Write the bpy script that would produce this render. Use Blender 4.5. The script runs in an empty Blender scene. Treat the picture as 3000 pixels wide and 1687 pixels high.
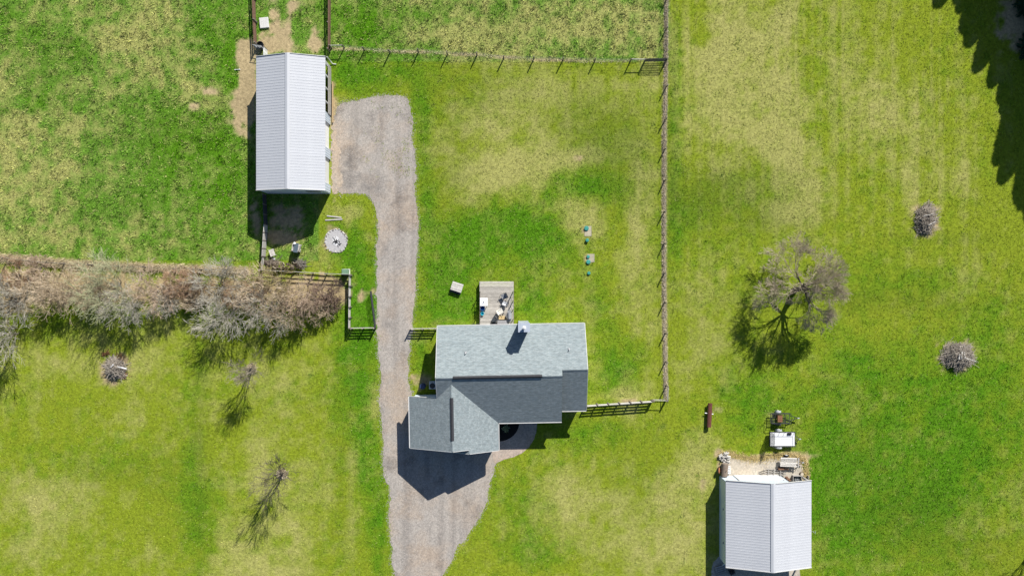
import bpy, math, random
import numpy as np
from mathutils import Vector, Matrix

# ------------------------------------------------------------------ camera, world, sun, exposure
scene = bpy.context.scene
COL = scene.collection
H_CAM = 85.0            # drone height, metres
PPM = 27.0              # photograph pixels per metre on the ground
cam = bpy.data.cameras.new('camera'); cam.sensor_width = 36.0
cam.lens = 36.0 * H_CAM / (3000.0 / PPM); cam.clip_start = 1.0; cam.clip_end = 4000.0
cam_o = bpy.data.objects.new('camera', cam); COL.objects.link(cam_o)
cam_o.location = (0, 0, H_CAM); cam_o.rotation_euler = (0, 0, 0)
scene.camera = cam_o
scene.render.resolution_x = 1024; scene.render.resolution_y = 575

SUN_EL = math.radians(36.0)
SUN_DX, SUN_DY = 0.436, 0.900           # ground direction towards the sun (x right, y up the picture)
world = bpy.data.worlds.new('World'); scene.world = world; world.use_nodes = True
wn = world.node_tree; wn.nodes.clear()
sky = wn.nodes.new('ShaderNodeTexSky'); sky.sky_type = 'NISHITA'; sky.sun_disc = False
sky.ozone_density = 6.0; sky.sun_elevation = SUN_EL; sky.sun_rotation = math.atan2(SUN_DX, SUN_DY)
bg = wn.nodes.new('ShaderNodeBackground'); bg.inputs['Strength'].default_value = 0.06
wo = wn.nodes.new('ShaderNodeOutputWorld')
wn.links.new(sky.outputs[0], bg.inputs['Color']); wn.links.new(bg.outputs[0], wo.inputs['Surface'])
sun = bpy.data.lights.new('sun', 'SUN'); sun.energy = 5.0; sun.angle = math.radians(0.5); sun.color = (1.0, 0.965, 0.90)
sun_o = bpy.data.objects.new('sun', sun); COL.objects.link(sun_o)
sv = Vector((SUN_DX * math.cos(SUN_EL), SUN_DY * math.cos(SUN_EL), math.sin(SUN_EL)))
sun_o.rotation_euler = sv.to_track_quat('Z', 'Y').to_euler(); sun_o.location = (30, 60, 60)
vs = scene.view_settings
vs.view_transform = 'Standard'; vs.look = 'None'; vs.exposure = 0.55; vs.gamma = 1.0; vs.use_curve_mapping = False

# ------------------------------------------------------------------ helpers
R = random.Random(7)
NR = np.random.default_rng(11)
def P(px, py, h=0.0):
    k = (H_CAM - h) / H_CAM / PPM
    return ((px - 1500.0) * k, (843.5 - py) * k)
def V(px, py, z=0.0, h=None):
    x, y = P(px, py, z if h is None else h); return Vector((x, y, z))
OV = 3000.0 / 2576.0
def PO(ox, oy): return P(ox * OV, oy * OV)

_mats = {}
def mat(name, color, color2=None, rough=0.85, scale=4.0, var=0.5, fine=0.0, spec=0.3, bump=0.0, metal=0.0, stretch=(1, 1, 1), detail=5.0, randv=0.12):
    if name in _mats: return _mats[name]
    m = bpy.data.materials.new(name); m.use_nodes = True
    nt = m.node_tree; b = nt.nodes['Principled BSDF']
    b.inputs['Roughness'].default_value = rough; b.inputs['Metallic'].default_value = metal
    b.inputs['Specular IOR Level'].default_value = spec
    if color2 is None: color2 = tuple(c * 0.72 for c in color)
    tc = nt.nodes.new('ShaderNodeTexCoord'); mp = nt.nodes.new('ShaderNodeMapping')
    mp.inputs['Scale'].default_value = stretch
    n = nt.nodes.new('ShaderNodeTexNoise'); n.inputs['Scale'].default_value = scale; n.inputs['Detail'].default_value = detail; n.inputs['Roughness'].default_value = 0.65
    cr = nt.nodes.new('ShaderNodeValToRGB'); cr.color_ramp.elements[0].position = 0.5 - var / 2 * 0.6; cr.color_ramp.elements[1].position = 0.5 + var / 2 * 0.6
    cr.color_ramp.elements[0].color = (*color2, 1); cr.color_ramp.elements[1].color = (*color, 1)
    oi = nt.nodes.new('ShaderNodeObjectInfo')
    mr = nt.nodes.new('ShaderNodeMapRange'); mr.inputs['To Min'].default_value = 1 - randv; mr.inputs['To Max'].default_value = 1 + randv
    mx = nt.nodes.new('ShaderNodeMix'); mx.data_type = 'RGBA'; mx.blend_type = 'MULTIPLY'; mx.inputs['Factor'].default_value = 1.0
    L = nt.links.new
    L(tc.outputs['Object'], mp.inputs['Vector']); L(mp.outputs[0], n.inputs['Vector']); L(n.outputs['Fac'], cr.inputs['Fac'])
    L(oi.outputs['Random'], mr.inputs['Value']); L(cr.outputs[0], mx.inputs[6]); L(mr.outputs[0], mx.inputs[7])
    L(mx.outputs[2], b.inputs['Base Color'])
    if bump:
        bp = nt.nodes.new('ShaderNodeBump'); bp.inputs['Strength'].default_value = bump; bp.inputs['Distance'].default_value = 0.02
        L(n.outputs['Fac'], bp.inputs['Height']); L(bp.outputs[0], b.inputs['Normal'])
    _mats[name] = m
    return m

class MB:
    def __init__(s): s.v = []; s.f = []
    def add(s, vs, fs):
        o = len(s.v); s.v += [tuple(p) for p in vs]; s.f += [tuple(i + o for i in f) for f in fs]; return s
    def box(s, c, d, rz=0.0, tilt=None):
        x, y, z = (q / 2 for q in d)
        pts = [Vector((sx * x, sy * y, sz * z)) for sz in (-1, 1) for sx, sy in ((-1, -1), (1, -1), (1, 1), (-1, 1))]
        M = Matrix.Rotation(rz, 3, 'Z')
        if tilt: M = M @ Matrix.Rotation(tilt[1], 3, tilt[0])
        c = Vector(c)
        return s.add([M @ p + c for p in pts], [(3, 2, 1, 0), (4, 5, 6, 7), (0, 1, 5, 4), (1, 2, 6, 5), (2, 3, 7, 6), (3, 0, 4, 7)])
    def beam(s, a, b, w, h):
        """rectangular bar between two points: w sideways, h upwards"""
        a = Vector(a); b = Vector(b); d = (b - a).normalized()
        up = Vector((0, 0, 1)) if abs(d.z) < 0.95 else Vector((0, 1, 0))
        sd = d.cross(up).normalized(); u = sd.cross(d).normalized()
        pts = [q + sd * sx * w / 2 + u * su * h / 2 for q in (a, b) for sx, su in ((-1, -1), (1, -1), (1, 1), (-1, 1))]
        return s.add(pts, [(3, 2, 1, 0), (4, 5, 6, 7), (0, 1, 5, 4), (1, 2, 6, 5), (2, 3, 7, 6), (3, 0, 4, 7)])
    def tube(s, a, b, r0, r1=None, n=8):
        if r1 is None: r1 = r0
        a = Vector(a); b = Vector(b); d = (b - a).normalized()
        up = Vector((0, 0, 1)) if abs(d.z) < 0.9 else Vector((1, 0, 0))
        sd = d.cross(up).normalized(); u = sd.cross(d)
        pts = [q + (sd * math.cos(2 * math.pi * i / n) + u * math.sin(2 * math.pi * i / n)) * r for q, r in ((a, r0), (b, r1)) for i in range(n)]
        fs = [(i, (i + 1) % n, n + (i + 1) % n, n + i) for i in range(n)] + [tuple(range(n - 1, -1, -1)), tuple(range(n, 2 * n))]
        return s.add(pts, fs)
    def path(s, pts, r, n=6):
        for a, b in zip(pts[:-1], pts[1:]): s.tube(a, b, r, r, n)
        return s
    def lathe(s, prof, c=(0, 0, 0), n=16):
        c = Vector(c); vs = []; fs = []
        for r, z in prof: vs += [c + Vector((r * math.cos(2 * math.pi * i / n), r * math.sin(2 * math.pi * i / n), z)) for i in range(n)]
        for k in range(len(prof) - 1):
            for i in range(n): fs.append((k * n + i, k * n + (i + 1) % n, (k + 1) * n + (i + 1) % n, (k + 1) * n + i))
        fs.append(tuple(range(n - 1, -1, -1))); m = (len(prof) - 1) * n; fs.append(tuple(range(m, m + n)))
        return s.add(vs, fs)
    def slab(s, top, t):
        """planar polygon thickened straight down by t (top given counter-clockwise from above)"""
        n = len(top); b = [(p[0], p[1], p[2] - t) for p in top]
        fs = [tuple(range(n)), tuple(range(2 * n - 1, n - 1, -1))] + [((i + 1) % n, i, n + i, n + (i + 1) % n) for i in range(n)]
        return s.add(list(top) + b, fs)
    def mesh(s, name):
        m = bpy.data.meshes.new(name); m.from_pydata(s.v, [], s.f); m.update(); return m
    def build(s, name, material, parent=None, loc=None, smooth=False):
        me = s.mesh(name); me.materials.append(material)
        if smooth: me.polygons.foreach_set('use_smooth', [True] * len(me.polygons))
        return link(name, me, parent, loc)

def link(name, me, parent=None, loc=None):
    o = bpy.data.objects.new(name, me); COL.objects.link(o)
    if parent is not None: o.parent = parent
    if loc is not None: o.location = loc
    return o
def tag(o, label, cat, group=None):
    o['label'] = label; o['category'] = cat
    if group: o['group'] = group
    return o
def thing(name, label, cat, loc=(0, 0, 0), rz=0.0, group=None):
    o = bpy.data.objects.new(name, None); COL.objects.link(o)
    o.location = loc; o.rotation_euler = (0, 0, rz); o.empty_display_size = 0.2
    return tag(o, label, cat, group)
def copy_tree(o, parent=None):
    c = o.copy(); COL.objects.link(c)
    if parent is not None: c.parent = parent
    for ch in list(o.children): copy_tree(ch, c)
    return c
def np_mesh(name, verts, faces, cols=None):
    """verts (n,3), faces (m,3 or 4) as arrays"""
    me = bpy.data.meshes.new(name); nv = len(verts); nf, k = faces.shape
    me.vertices.add(nv); me.vertices.foreach_set('co', np.ascontiguousarray(verts, dtype=np.float32).ravel())
    me.loops.add(nf * k); me.loops.foreach_set('vertex_index', np.ascontiguousarray(faces, dtype=np.int32).ravel())
    me.polygons.add(nf); me.polygons.foreach_set('loop_start', np.arange(0, nf * k, k, dtype=np.int32))
    me.update(calc_edges=True)
    if cols is not None:
        a = me.color_attributes.new('Col', 'FLOAT_COLOR', 'POINT')
        c = np.ones((nv, 4), dtype=np.float32); c[:, :3] = cols
        a.data.foreach_set('color', c.ravel())
    return me

# ------------------------------------------------------------------ value noise, masks
def vnoise(x, y, scale, seed):
    g = np.random.default_rng(seed).random((256, 256)).astype(np.float32)
    u = np.asarray(x) / scale + 1000.37; v = np.asarray(y) / scale + 1000.71
    i = np.floor(u).astype(int); j = np.floor(v).astype(int); fu = u - i; fv = v - j
    fu = fu * fu * (3 - 2 * fu); fv = fv * fv * (3 - 2 * fv)
    a = g[i % 256, j % 256]; b = g[(i + 1) % 256, j % 256]; c = g[i % 256, (j + 1) % 256]; d = g[(i + 1) % 256, (j + 1) % 256]
    return (a * (1 - fu) + b * fu) * (1 - fv) + (c * (1 - fu) + d * fu) * fv
def fbm(x, y, scale, seed, octv=4):
    s = 0; w = 0; a = 1.0
    for k in range(octv):
        s = s + a * vnoise(x, y, scale / 2 ** k, seed + 17 * k); w += a; a *= 0.6
    return s / w
def inpoly(x, y, poly):
    x = np.asarray(x); y = np.asarray(y); r = np.zeros(x.shape, bool); n = len(poly)
    for i in range(n):
        x0, y0 = poly[i]; x1, y1 = poly[(i + 1) % n]
        if y0 == y1: continue
        c = ((y0 > y) != (y1 > y)) & (x < (x1 - x0) * (y - y0) / (y1 - y0) + x0); r ^= c
    return r
def ragged(pts, step=0.3, amp=0.12, seed=3, closed=True):
    rg = random.Random(seed); out = []
    n = len(pts)
    for i in range(n if closed else n - 1):
        a = Vector(pts[i]); b = Vector(pts[(i + 1) % n]); L = (b - a).length; k = max(1, int(L / step)); nn = Vector((-(b - a).y, (b - a).x)).normalized()
        for j in range(k):
            q = a.lerp(b, j / k) + nn * rg.uniform(-amp, amp); out.append((q.x, q.y))
    return out
def smooth_poly(pts, it=2, keep=()):
    for _ in range(it):
        o = []
        for i in range(len(pts)):
            a = Vector(pts[i]); b = Vector(pts[(i + 1) % len(pts)]); o += [tuple(a.lerp(b, .25)), tuple(a.lerp(b, .75))]
        pts = o
    return pts

DRIVE = smooth_poly([PO(*p) for p in [(842, 270), (884, 252), (940, 243), (1005, 241), (1030, 258), (1037, 330), (1047, 430), (1050, 560), (1052, 640), (1045, 760),
         (1035, 825), (1030, 930), (1031, 1000), (1060, 1060), (1150, 1090), (1240, 1100), (1262, 1128), (1246, 1165), (1232, 1220), (1213, 1290), (1170, 1360), (1135, 1410),
         (1100, 1475), (1060, 1560), (992, 1560), (990, 1449), (985, 1350), (979, 1250), (965, 1150), (956, 1050), (955, 950), (950, 850), (948, 720), (947, 640), (946, 540), (938, 494),
         (880, 488), (856, 486), (838, 472), (836, 400), (838, 330)]], 2)
PATH = [PO(*p) for p in [(1236, 1075), (1250, 1063), (1300, 1062), (1351, 1064), (1350, 1082), (1344, 1103), (1331, 1124), (1312, 1140), (1292, 1149), (1268, 1155), (1244, 1166), (1240, 1150), (1236, 1130)]]
BED = [PO(1250, 1063)] + [PO(1252 + 54 * math.cos(a), 1063 + 47 * math.sin(a)) for a in np.linspace(0, math.pi / 2, 14)]
APRON = smooth_poly([PO(*p) for p in [(1822, 1150), (1850, 1152), (1900, 1158), (1940, 1150), (1990, 1150), (2016, 1160), (2022, 1190), (2024, 1215), (1990, 1230), (1830, 1230), (1812, 1200), (1815, 1165)]], 2)
SAPRON = smooth_poly([PO(*p) for p in [(1800, 1400), (1830, 1395), (2012, 1400), (2014, 1450), (2014, 1530), (1800, 1530), (1785, 1450)]], 1)
HOUSE = [P(*p) for p in [(1205, 1165), (1280, 1160), (1285, 960), (1712, 950), (1712, 1190), (1640, 1225), (1458, 1230), (1458, 1290), (1205, 1290)]]
BARN = [(-26.6, 10.2), (-19.6, 10.2), (-19.6, 24.0), (-26.6, 24.0)]
GAR = [P(2107, 1394), P(2350, 1394), P(2350, 1632), P(2107, 1632)]

# blobs in the overview's pixels: cx, cy, rx, ry, amount
DRY = [(1180, 505, 26, 16, .9), (1222, 470, 30, 15, 1.0), (1275, 445, 34, 15, 1.1), (1335, 426, 34, 14, 1.1), (1392, 409, 32, 14, 1.1), (1445, 402, 30, 13, 1.1), (1500, 396, 30, 12, .9), (340, 90, 120, 90, .8), (430, 200, 80, 60, .5), (60, 330, 130, 90, .85), (90, 470, 140, 90, .75), (200, 600, 220, 50, .5), (20, 200, 60, 60, .4), (520, 250, 70, 50, .5), (180, 20, 80, 40, .3),
       (1400, 60, 260, 70, .8), (1150, 90, 120, 30, .5), (1620, 60, 80, 100, .6), (1290, 320, 130, 70, .75), (1420, 230, 150, 50, .5), (1250, 440, 160, 40, .75), (1340, 400, 130, 30, .7), (1100, 370, 40, 20, .6), (1460, 400, 60, 30, .7),
       (1480, 560, 60, 60, .5), (1610, 620, 45, 260, .75), (1430, 520, 60, 25, .5), (1590, 300, 60, 60, .5), (1560, 1000, 60, 60, .6),
       (1830, 180, 80, 230, 1.15), (1960, 250, 70, 280, 1.05), (2000, 460, 90, 160, .5), (1760, 330, 60, 130, .5), (2100, 120, 100, 160, .4), (2330, 440, 120, 80, .4), (2200, 300, 120, 120, .35), (1790, 700, 80, 60, .6), (1760, 850, 50, 100, .5), (2010, 520, 60, 60, .4),
       (1700, 1250, 70, 120, .6), (1780, 1250, 40, 120, .55), (1560, 1330, 160, 100, .4), (1440, 1240, 120, 50, .4), (1700, 1400, 120, 60, .6), (1760, 1180, 40, 60, .5),
       (620, 1380, 120, 90, .8), (90, 1260, 110, 70, .8), (640, 1180, 110, 80, .55), (290, 1080, 70, 40, .4), (230, 900, 180, 50, .5), (40, 1000, 80, 80, .4), (760, 1300, 60, 140, .45), (700, 980, 80, 70, .4), (60, 1380, 80, 60, .5),
       (890, 1250, 20, 160, .5), (940, 1020, 14, 60, .7), (900, 380, 10, 10, .1), (880, 540, 60, 25, .7), (930, 600, 14, 12, .8), (800, 650, 90, 30, .5), (1590, 990, 60, 20, .8), (1490, 780, 60, 30, .5), (1040, 840, 20, 20, .4), (1450, 560, 40, 15, .5)]
LUSH = [(560, 60, 80, 90, .95), (590, 180, 30, 60, .6), (480, 440, 130, 160, .9), (560, 420, 70, 200, .6), (330, 640, 280, 40, .35), (30, 70, 60, 60, .7), (180, 110, 90, 60, .4), (120, 260, 60, 40, .5), (640, 560, 30, 60, .5),
        (900, 60, 90, 60, .9), (1050, 50, 90, 50, .5), (880, 190, 60, 50, .9), (1000, 180, 100, 30, .5), (1060, 300, 25, 110, .8), (1075, 480, 25, 100, .7), (1130, 720, 90, 110, .9), (1230, 620, 150, 90, .8), (1330, 560, 120, 60, .6), (1470, 470, 110, 45, .85), (1340, 760, 60, 60, .6),
        (1150, 790, 60, 40, .6), (1560, 930, 60, 70, .9), (1500, 760, 40, 60, .5), (1700, 480, 20, 200, .4), (1700, 200, 16, 160, .5), (1390, 650, 60, 60, .5),
        (1860, 1000, 90, 90, .7), (2300, 1220, 200, 220, .95), (2450, 1020, 150, 130, .7), (2150, 920, 140, 90, .55), (2080, 1130, 70, 120, .9), (2100, 1350, 80, 120, .7), (2250, 700, 250, 40, .35), (1900, 480, 120, 60, .5), (1720, 560, 60, 40, .4), (2500, 820, 90, 70, .4), (1970, 1010, 60, 60, .4),
        (1300, 1280, 90, 90, .6), (1440, 1110, 90, 40, .7), (1560, 1090, 120, 30, .5), (1380, 1400, 120, 50, .4), (900, 900, 50, 110, .95), (920, 1120, 30, 200, .85), (955, 1330, 22, 140, .8), (850, 1050, 40, 140, .4),
        (480, 1080, 30, 200, .5), (500, 1300, 60, 120, .5), (250, 1160, 120, 50, .3), (900, 760, 60, 100, .95), (880, 600, 60, 60, .8), (700, 1000, 60, 40, .2), (1230, 870, 40, 40, .3), (1060, 900, 20, 60, .6), (380, 800, 400, 30, .3)]
DIRT = [(612, 180, 18, 60, 1.5), (600, 280, 22, 50, 1.5), (625, 240, 14, 70, 1.5), (612, 130, 16, 30, 1.2), (632, 200, 12, 90, 1.3), (688, 60, 20, 70, .8), (700, 115, 45, 20, 1.05), (655, 110, 12, 40, .6), (725, 90, 12, 60, 1.0), (790, 95, 18, 25, .95), (745, 15, 30, 14, .6), (800, 120, 24, 10, .75),
        (842, 290, 8, 60, .9), (842, 400, 8, 90, 1.0), (836, 260, 5, 60, .7), (700, 600, 40, 14, .9), (720, 540, 50, 40, .75), (640, 545, 14, 50, .7), (760, 570, 40, 30, .5), (1800, 1040, 20, 20, .55), (1945, 1035, 16, 12, .6), (1820, 1140, 28, 12, 1.0), (1900, 1150, 60, 8, .9), (1990, 1145, 50, 10, 1.0),
        (2028, 1190, 6, 40, .9), (1810, 1165, 8, 30, .8), (288, 925, 40, 42, .9), (2328, 555, 38, 48, .8), (2405, 893, 46, 48, .8), (845, 605, 32, 34, .9), (1476, 580, 16, 16, .7), (1480, 650, 14, 16, .6), (2560, 60, 50, 80, 1.2), (120, 700, 200, 26, .8), (200, 740, 260, 35, 1.0), (600, 740, 280, 34, 1.0), (800, 735, 70, 40, 1.0),
        (40, 760, 60, 50, .9), (1040, 960, 12, 50, .3), (1060, 960, 25, 20, .8), (1600, 1008, 50, 8, .8), (740, 960, 8, 8, .2), (1770, 1220, 20, 30, .35), (525, 230, 25, 14, .8), (480, 270, 30, 14, .6), (1460, 398, 18, 6, .9)]
def blobs(x, y, L):
    ox = np.asarray(x) * PPM / OV + 1288.0; oy = 724.3 - np.asarray(y) * PPM / OV
    s = np.zeros(ox.shape)
    for cx, cy, rx, ry, a in L:
        d = ((ox - cx) / rx) ** 2 + ((oy - cy) / ry) ** 2
        s = np.maximum(s, 0) + a * np.exp(-d * 0.9) * (d < 9)
    return s
STRIPS = [([P(-60, 752), P(26, 757), P(192, 772), P(429, 783), P(593, 790), P(727, 794)], .42), ([P(1952, -60), P(1951, 181), P(1946, 400), P(1945, 700), P(1946, 886), P(1950, 1128), P(1952, 1165)], .2),
          ([P(968, 142), P(1068, 147), P(1226, 153), P(1397, 162), P(1563, 175), P(1742, 180), P(1846, 180)], .10)]
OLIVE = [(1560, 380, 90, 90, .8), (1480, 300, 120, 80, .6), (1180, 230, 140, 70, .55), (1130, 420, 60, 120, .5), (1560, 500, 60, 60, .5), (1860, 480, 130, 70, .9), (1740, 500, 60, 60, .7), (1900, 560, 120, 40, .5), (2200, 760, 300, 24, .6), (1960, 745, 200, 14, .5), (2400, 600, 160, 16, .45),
         (1850, 880, 60, 40, .3), (2280, 1290, 120, 80, .75), (2150, 1120, 50, 80, .5), (2450, 1400, 120, 60, .5), (505, 1150, 22, 260, .6), (270, 1190, 140, 40, .35), (420, 1230, 60, 160, .3), (860, 1200, 26, 240, .3), (1600, 1180, 60, 120, .3), (120, 150, 90, 80, .4), (420, 330, 140, 60, .4), (300, 520, 120, 60, .35), (1690, 300, 12, 300, .5), (1240, 60, 60, 50, .3)]
def strip_mask(x, y):
    m = np.zeros(np.asarray(x).shape)
    for pts, w in STRIPS:
        for a, b in zip(pts[:-1], pts[1:]):
            ax, ay = a; dx, dy = b[0] - ax, b[1] - ay; L2 = dx * dx + dy * dy
            t = np.clip(((x - ax) * dx + (y - ay) * dy) / L2, 0, 1); d = np.hypot(x - ax - t * dx, y - ay - t * dy)
            m = np.maximum(m, np.clip(1.5 - d / w, 0, 1))
    return m
def zones(x, y):
    dry = blobs(x, y, DRY); lush = blobs(x, y, LUSH); dirt = blobs(x, y, DIRT)
    n1 = fbm(x, y, 9.0, 1); n2 = fbm(x, y, 2.4, 2); n3 = fbm(x, y, 0.7, 3, 2)
    dry = dry * (0.35 + 1.3 * n2) + 0.8 * (n1 - 0.5) + 0.7 * (n2 - 0.5) + 0.9 * (n3 - 0.5) + np.where(is_pasture(x, y), .12 + .7 * (n3 - .5), 0) - .04
    lush = lush * (0.5 + 1.0 * fbm(x, y, 3.0, 6)) + 0.7 * (fbm(x, y, 6.0, 5) - 0.5) + 0.8 * (fbm(x, y, .8, 8, 2) - 0.5)
    # mowing lines running up and down the right-hand meadow and lawns
    mow = .6 * (vnoise(x, y * 0.03, 0.9, 41) - 0.5) + .7 * (vnoise(x + .1 * np.sin(y * .3), y * 0.02, 0.42, 43) - .5)
    east = np.clip((x - 5) / 8, 0, 1) * np.clip((y + 2) / 10, 0, 1)
    dry = dry + mow * (0.28 + 0.6 * east)
    d = dirt + np.clip(dirt * 2.2, 0, 1) * (1.2 * (fbm(x, y, 1.6, 9) - 0.5) + 1.5 * (n3 - 0.5))
    d = np.clip((d - 0.36) / 0.42, 0, 1)
    d = np.maximum(d, strip_mask(x, y) * np.clip(.5 + 1.2 * n2, 0, 1))
    return np.clip(dry, 0, 1), np.clip(lush, 0, 1), d
def is_pasture(x, y):     # rough clumpy pasture (top left and the strip north of the cross fence)
    a = (y > 3.0) & (x < -21); b = (y > 24.5) & (x < 17)
    return a | b
C_LUSH = np.array([0.092, 0.232, 0.008]); C_MID = np.array([0.238, 0.300, 0.020]); C_DRY = np.array([0.42, 0.40, 0.135]); C_DIRT = np.array([0.44, 0.345, 0.19]); C_PMID = np.array([0.135, 0.265, 0.030])
def ground_color(x, y, per=None):
    dry, lush, d = zones(x, y)
    mid = np.where(is_pasture(x, y)[..., None], C_PMID, C_MID)
    c = mid + (C_LUSH - mid) * (lush * (1 - 0.5 * dry))[..., None]
    c = c + (C_DRY - c) * (dry * (1 - 0.55 * lush) * 0.85)[..., None]
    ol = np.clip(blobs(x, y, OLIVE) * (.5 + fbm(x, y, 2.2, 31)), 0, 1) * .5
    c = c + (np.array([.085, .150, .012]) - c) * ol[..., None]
    brown = 0.75 + 0.5 * fbm(x, y, 3.0, 77)
    c = c + (C_DIRT * brown[..., None] - c) * d[..., None]
    return c, dry, lush, d

# ------------------------------------------------------------------ ground
def attr_mat(name, rough, noise_scale, lo, hi, bump=0.0, trans=False):
    m = bpy.data.materials.new(name); m.use_nodes = True; nt = m.node_tree; b = nt.nodes['Principled BSDF']; L = nt.links.new
    b.inputs['Roughness'].default_value = rough; b.inputs['Specular IOR Level'].default_value = 0.08
    at = nt.nodes.new('ShaderNodeAttribute'); at.attribute_name = 'Col'
    tc = nt.nodes.new('ShaderNodeTexCoord'); n = nt.nodes.new('ShaderNodeTexNoise'); n.inputs['Scale'].default_value = noise_scale; n.inputs['Detail'].default_value = 8; n.inputs['Roughness'].default_value = 0.75
    mr = nt.nodes.new('ShaderNodeMapRange'); mr.inputs['From Min'].default_value = 0.3; mr.inputs['From Max'].default_value = 0.7; mr.inputs['To Min'].default_value = lo; mr.inputs['To Max'].default_value = hi
    mx = nt.nodes.new('ShaderNodeMix'); mx.data_type = 'RGBA'; mx.blend_type = 'MULTIPLY'; mx.inputs['Factor'].default_value = 1
    L(tc.outputs['Object'], n.inputs['Vector']); L(n.outputs['Fac'], mr.inputs['Value']); L(at.outputs['Color'], mx.inputs[6]); L(mr.outputs[0], mx.inputs[7]); L(mx.outputs[2], b.inputs['Base Color'])
    if bump:
        bp = nt.nodes.new('ShaderNodeBump'); bp.inputs['Strength'].default_value = bump; bp.inputs['Distance'].default_value = 0.06
        L(n.outputs['Fac'], bp.inputs['Height']); L(bp.outputs[0], b.inputs['Normal'])
    return m
M_GROUND = attr_mat('turf_soil', 0.95, 3.2, 0.45, 1.2, 0.9)
M_GRASS = attr_mat('grass_blades', 0.7, 5.0, 0.75, 1.25)
def build_ground():
    xs = np.concatenate([[-1500, -500, -180, -100, -75], np.arange(-64, 64.01, 0.3), [75, 100, 180, 500, 1500]])
    ys = np.concatenate([[-1500, -500, -180, -90, -50], np.arange(-38, 38.01, 0.3), [50, 90, 180, 500, 1500]])
    X, Y = np.meshgrid(xs, ys, indexing='xy'); x = X.ravel(); y = Y.ravel()
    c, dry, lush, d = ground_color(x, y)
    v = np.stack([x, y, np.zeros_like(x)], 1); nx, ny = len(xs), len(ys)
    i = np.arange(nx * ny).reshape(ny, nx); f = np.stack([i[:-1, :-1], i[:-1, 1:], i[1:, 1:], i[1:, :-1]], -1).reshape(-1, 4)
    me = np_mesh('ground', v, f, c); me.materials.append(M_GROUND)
    o = link('ground', me); o['kind'] = 'structure'
build_ground()

def sheet(name, poly, z, material, kind='structure'):
    me = bpy.data.meshes.new(name); p = list(poly)
    ar = sum(p[i][0] * p[(i + 1) % len(p)][1] - p[(i + 1) % len(p)][0] * p[i][1] for i in range(len(p)))
    if ar < 0: p = p[::-1]
    me.from_pydata([(x, y, z) for x, y in p], [], [tuple(range(len(p)))]); me.update(); me.materials.append(material)
    o = link(name, me)
    if kind: o['kind'] = kind
    return o
def gravel_mat(name, c1, c2, dark, warm, stains=()):
    m = bpy.data.materials.new(name); m.use_nodes = True; nt = m.node_tree; b = nt.nodes['Principled BSDF']; L = nt.links.new
    b.inputs['Roughness'].default_value = 0.95; b.inputs['Specular IOR Level'].default_value = 0.1
    tc = nt.nodes.new('ShaderNodeTexCoord')
    def noise(scale, st=(1, 1, 1), det=6, rg=.6):
        mp = nt.nodes.new('ShaderNodeMapping'); mp.inputs['Scale'].default_value = st; n = nt.nodes.new('ShaderNodeTexNoise'); n.inputs['Scale'].default_value = scale; n.inputs['Detail'].default_value = det; n.inputs['Roughness'].default_value = rg
        L(tc.outputs['Object'], mp.inputs['Vector']); L(mp.outputs[0], n.inputs['Vector']); return n.outputs['Fac']
    def ramp(f, a, b_, ca, cb):
        r = nt.nodes.new('ShaderNodeValToRGB'); r.color_ramp.elements[0].position = a; r.color_ramp.elements[1].position = b_; r.color_ramp.elements[0].color = (*ca, 1); r.color_ramp.elements[1].color = (*cb, 1); L(f, r.inputs['Fac']); return r.outputs[0]
    def mul(a, b_, f=1.0):
        x = nt.nodes.new('ShaderNodeMix'); x.data_type = 'RGBA'; x.blend_type = 'MULTIPLY'; x.inputs['Factor'].default_value = f; L(a, x.inputs[6]); L(b_, x.inputs[7]); return x.outputs[2]
    fine = noise(9, det=9, rg=.8); base = ramp(fine, .36, .64, c2, c1)
    tracks = ramp(noise(.75, (1.0, .06, 1), 2), .48, .66, (1, 1, 1), dark)
    stain = ramp(noise(.35, det=4), .56, .72, (1, 1, 1), dark); w = ramp(noise(.22, det=3), .45, .65, (1, 1, 1), warm)
    vo = nt.nodes.new('ShaderNodeTexVoronoi'); vo.inputs['Scale'].default_value = 7; L(tc.outputs['Object'], vo.inputs['Vector'])
    col = mul(mul(mul(base, tracks, .5), stain), w); col = mul(col, ramp(vo.outputs['Color'], .1, .9, (.78, .78, .78), (1.12, 1.1, 1.08)))
    for sx, sy, sr, sc in stains:        # oil and wet stains with their own place and outline
        mp = nt.nodes.new('ShaderNodeMapping'); mp.vector_type = 'POINT'; mp.inputs['Location'].default_value = (-sx, -sy, 0); L(tc.outputs['Object'], mp.inputs[0])
        nz = nt.nodes.new('ShaderNodeTexNoise'); nz.inputs['Scale'].default_value = 1.1; nz.inputs['Detail'].default_value = 5; L(tc.outputs['Object'], nz.inputs['Vector'])
        ln_ = nt.nodes.new('ShaderNodeVectorMath'); ln_.operation = 'LENGTH'; L(mp.outputs[0], ln_.inputs[0])
        ad = nt.nodes.new('ShaderNodeMath'); ad.operation = 'MULTIPLY_ADD'; ad.inputs[1].default_value = 2.6; L(nz.outputs['Fac'], ad.inputs[0]); L(ln_.outputs['Value'], ad.inputs[2])
        m2 = nt.nodes.new('ShaderNodeMath'); m2.operation = 'MULTIPLY'; m2.inputs[1].default_value = 1 / (sr + 2.0); L(ad.outputs[0], m2.inputs[0])
        col = mul(col, ramp(m2.outputs[0], .45, 1.0, (sc, sc, sc * 1.01), (1, 1, 1)))
    L(col, b.inputs['Base Color'])
    bp = nt.nodes.new('ShaderNodeBump'); bp.inputs['Strength'].default_value = .5; bp.inputs['Distance'].default_value = .03; L(fine, bp.inputs['Height']); L(bp.outputs[0], b.inputs['Normal'])
    return m
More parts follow.
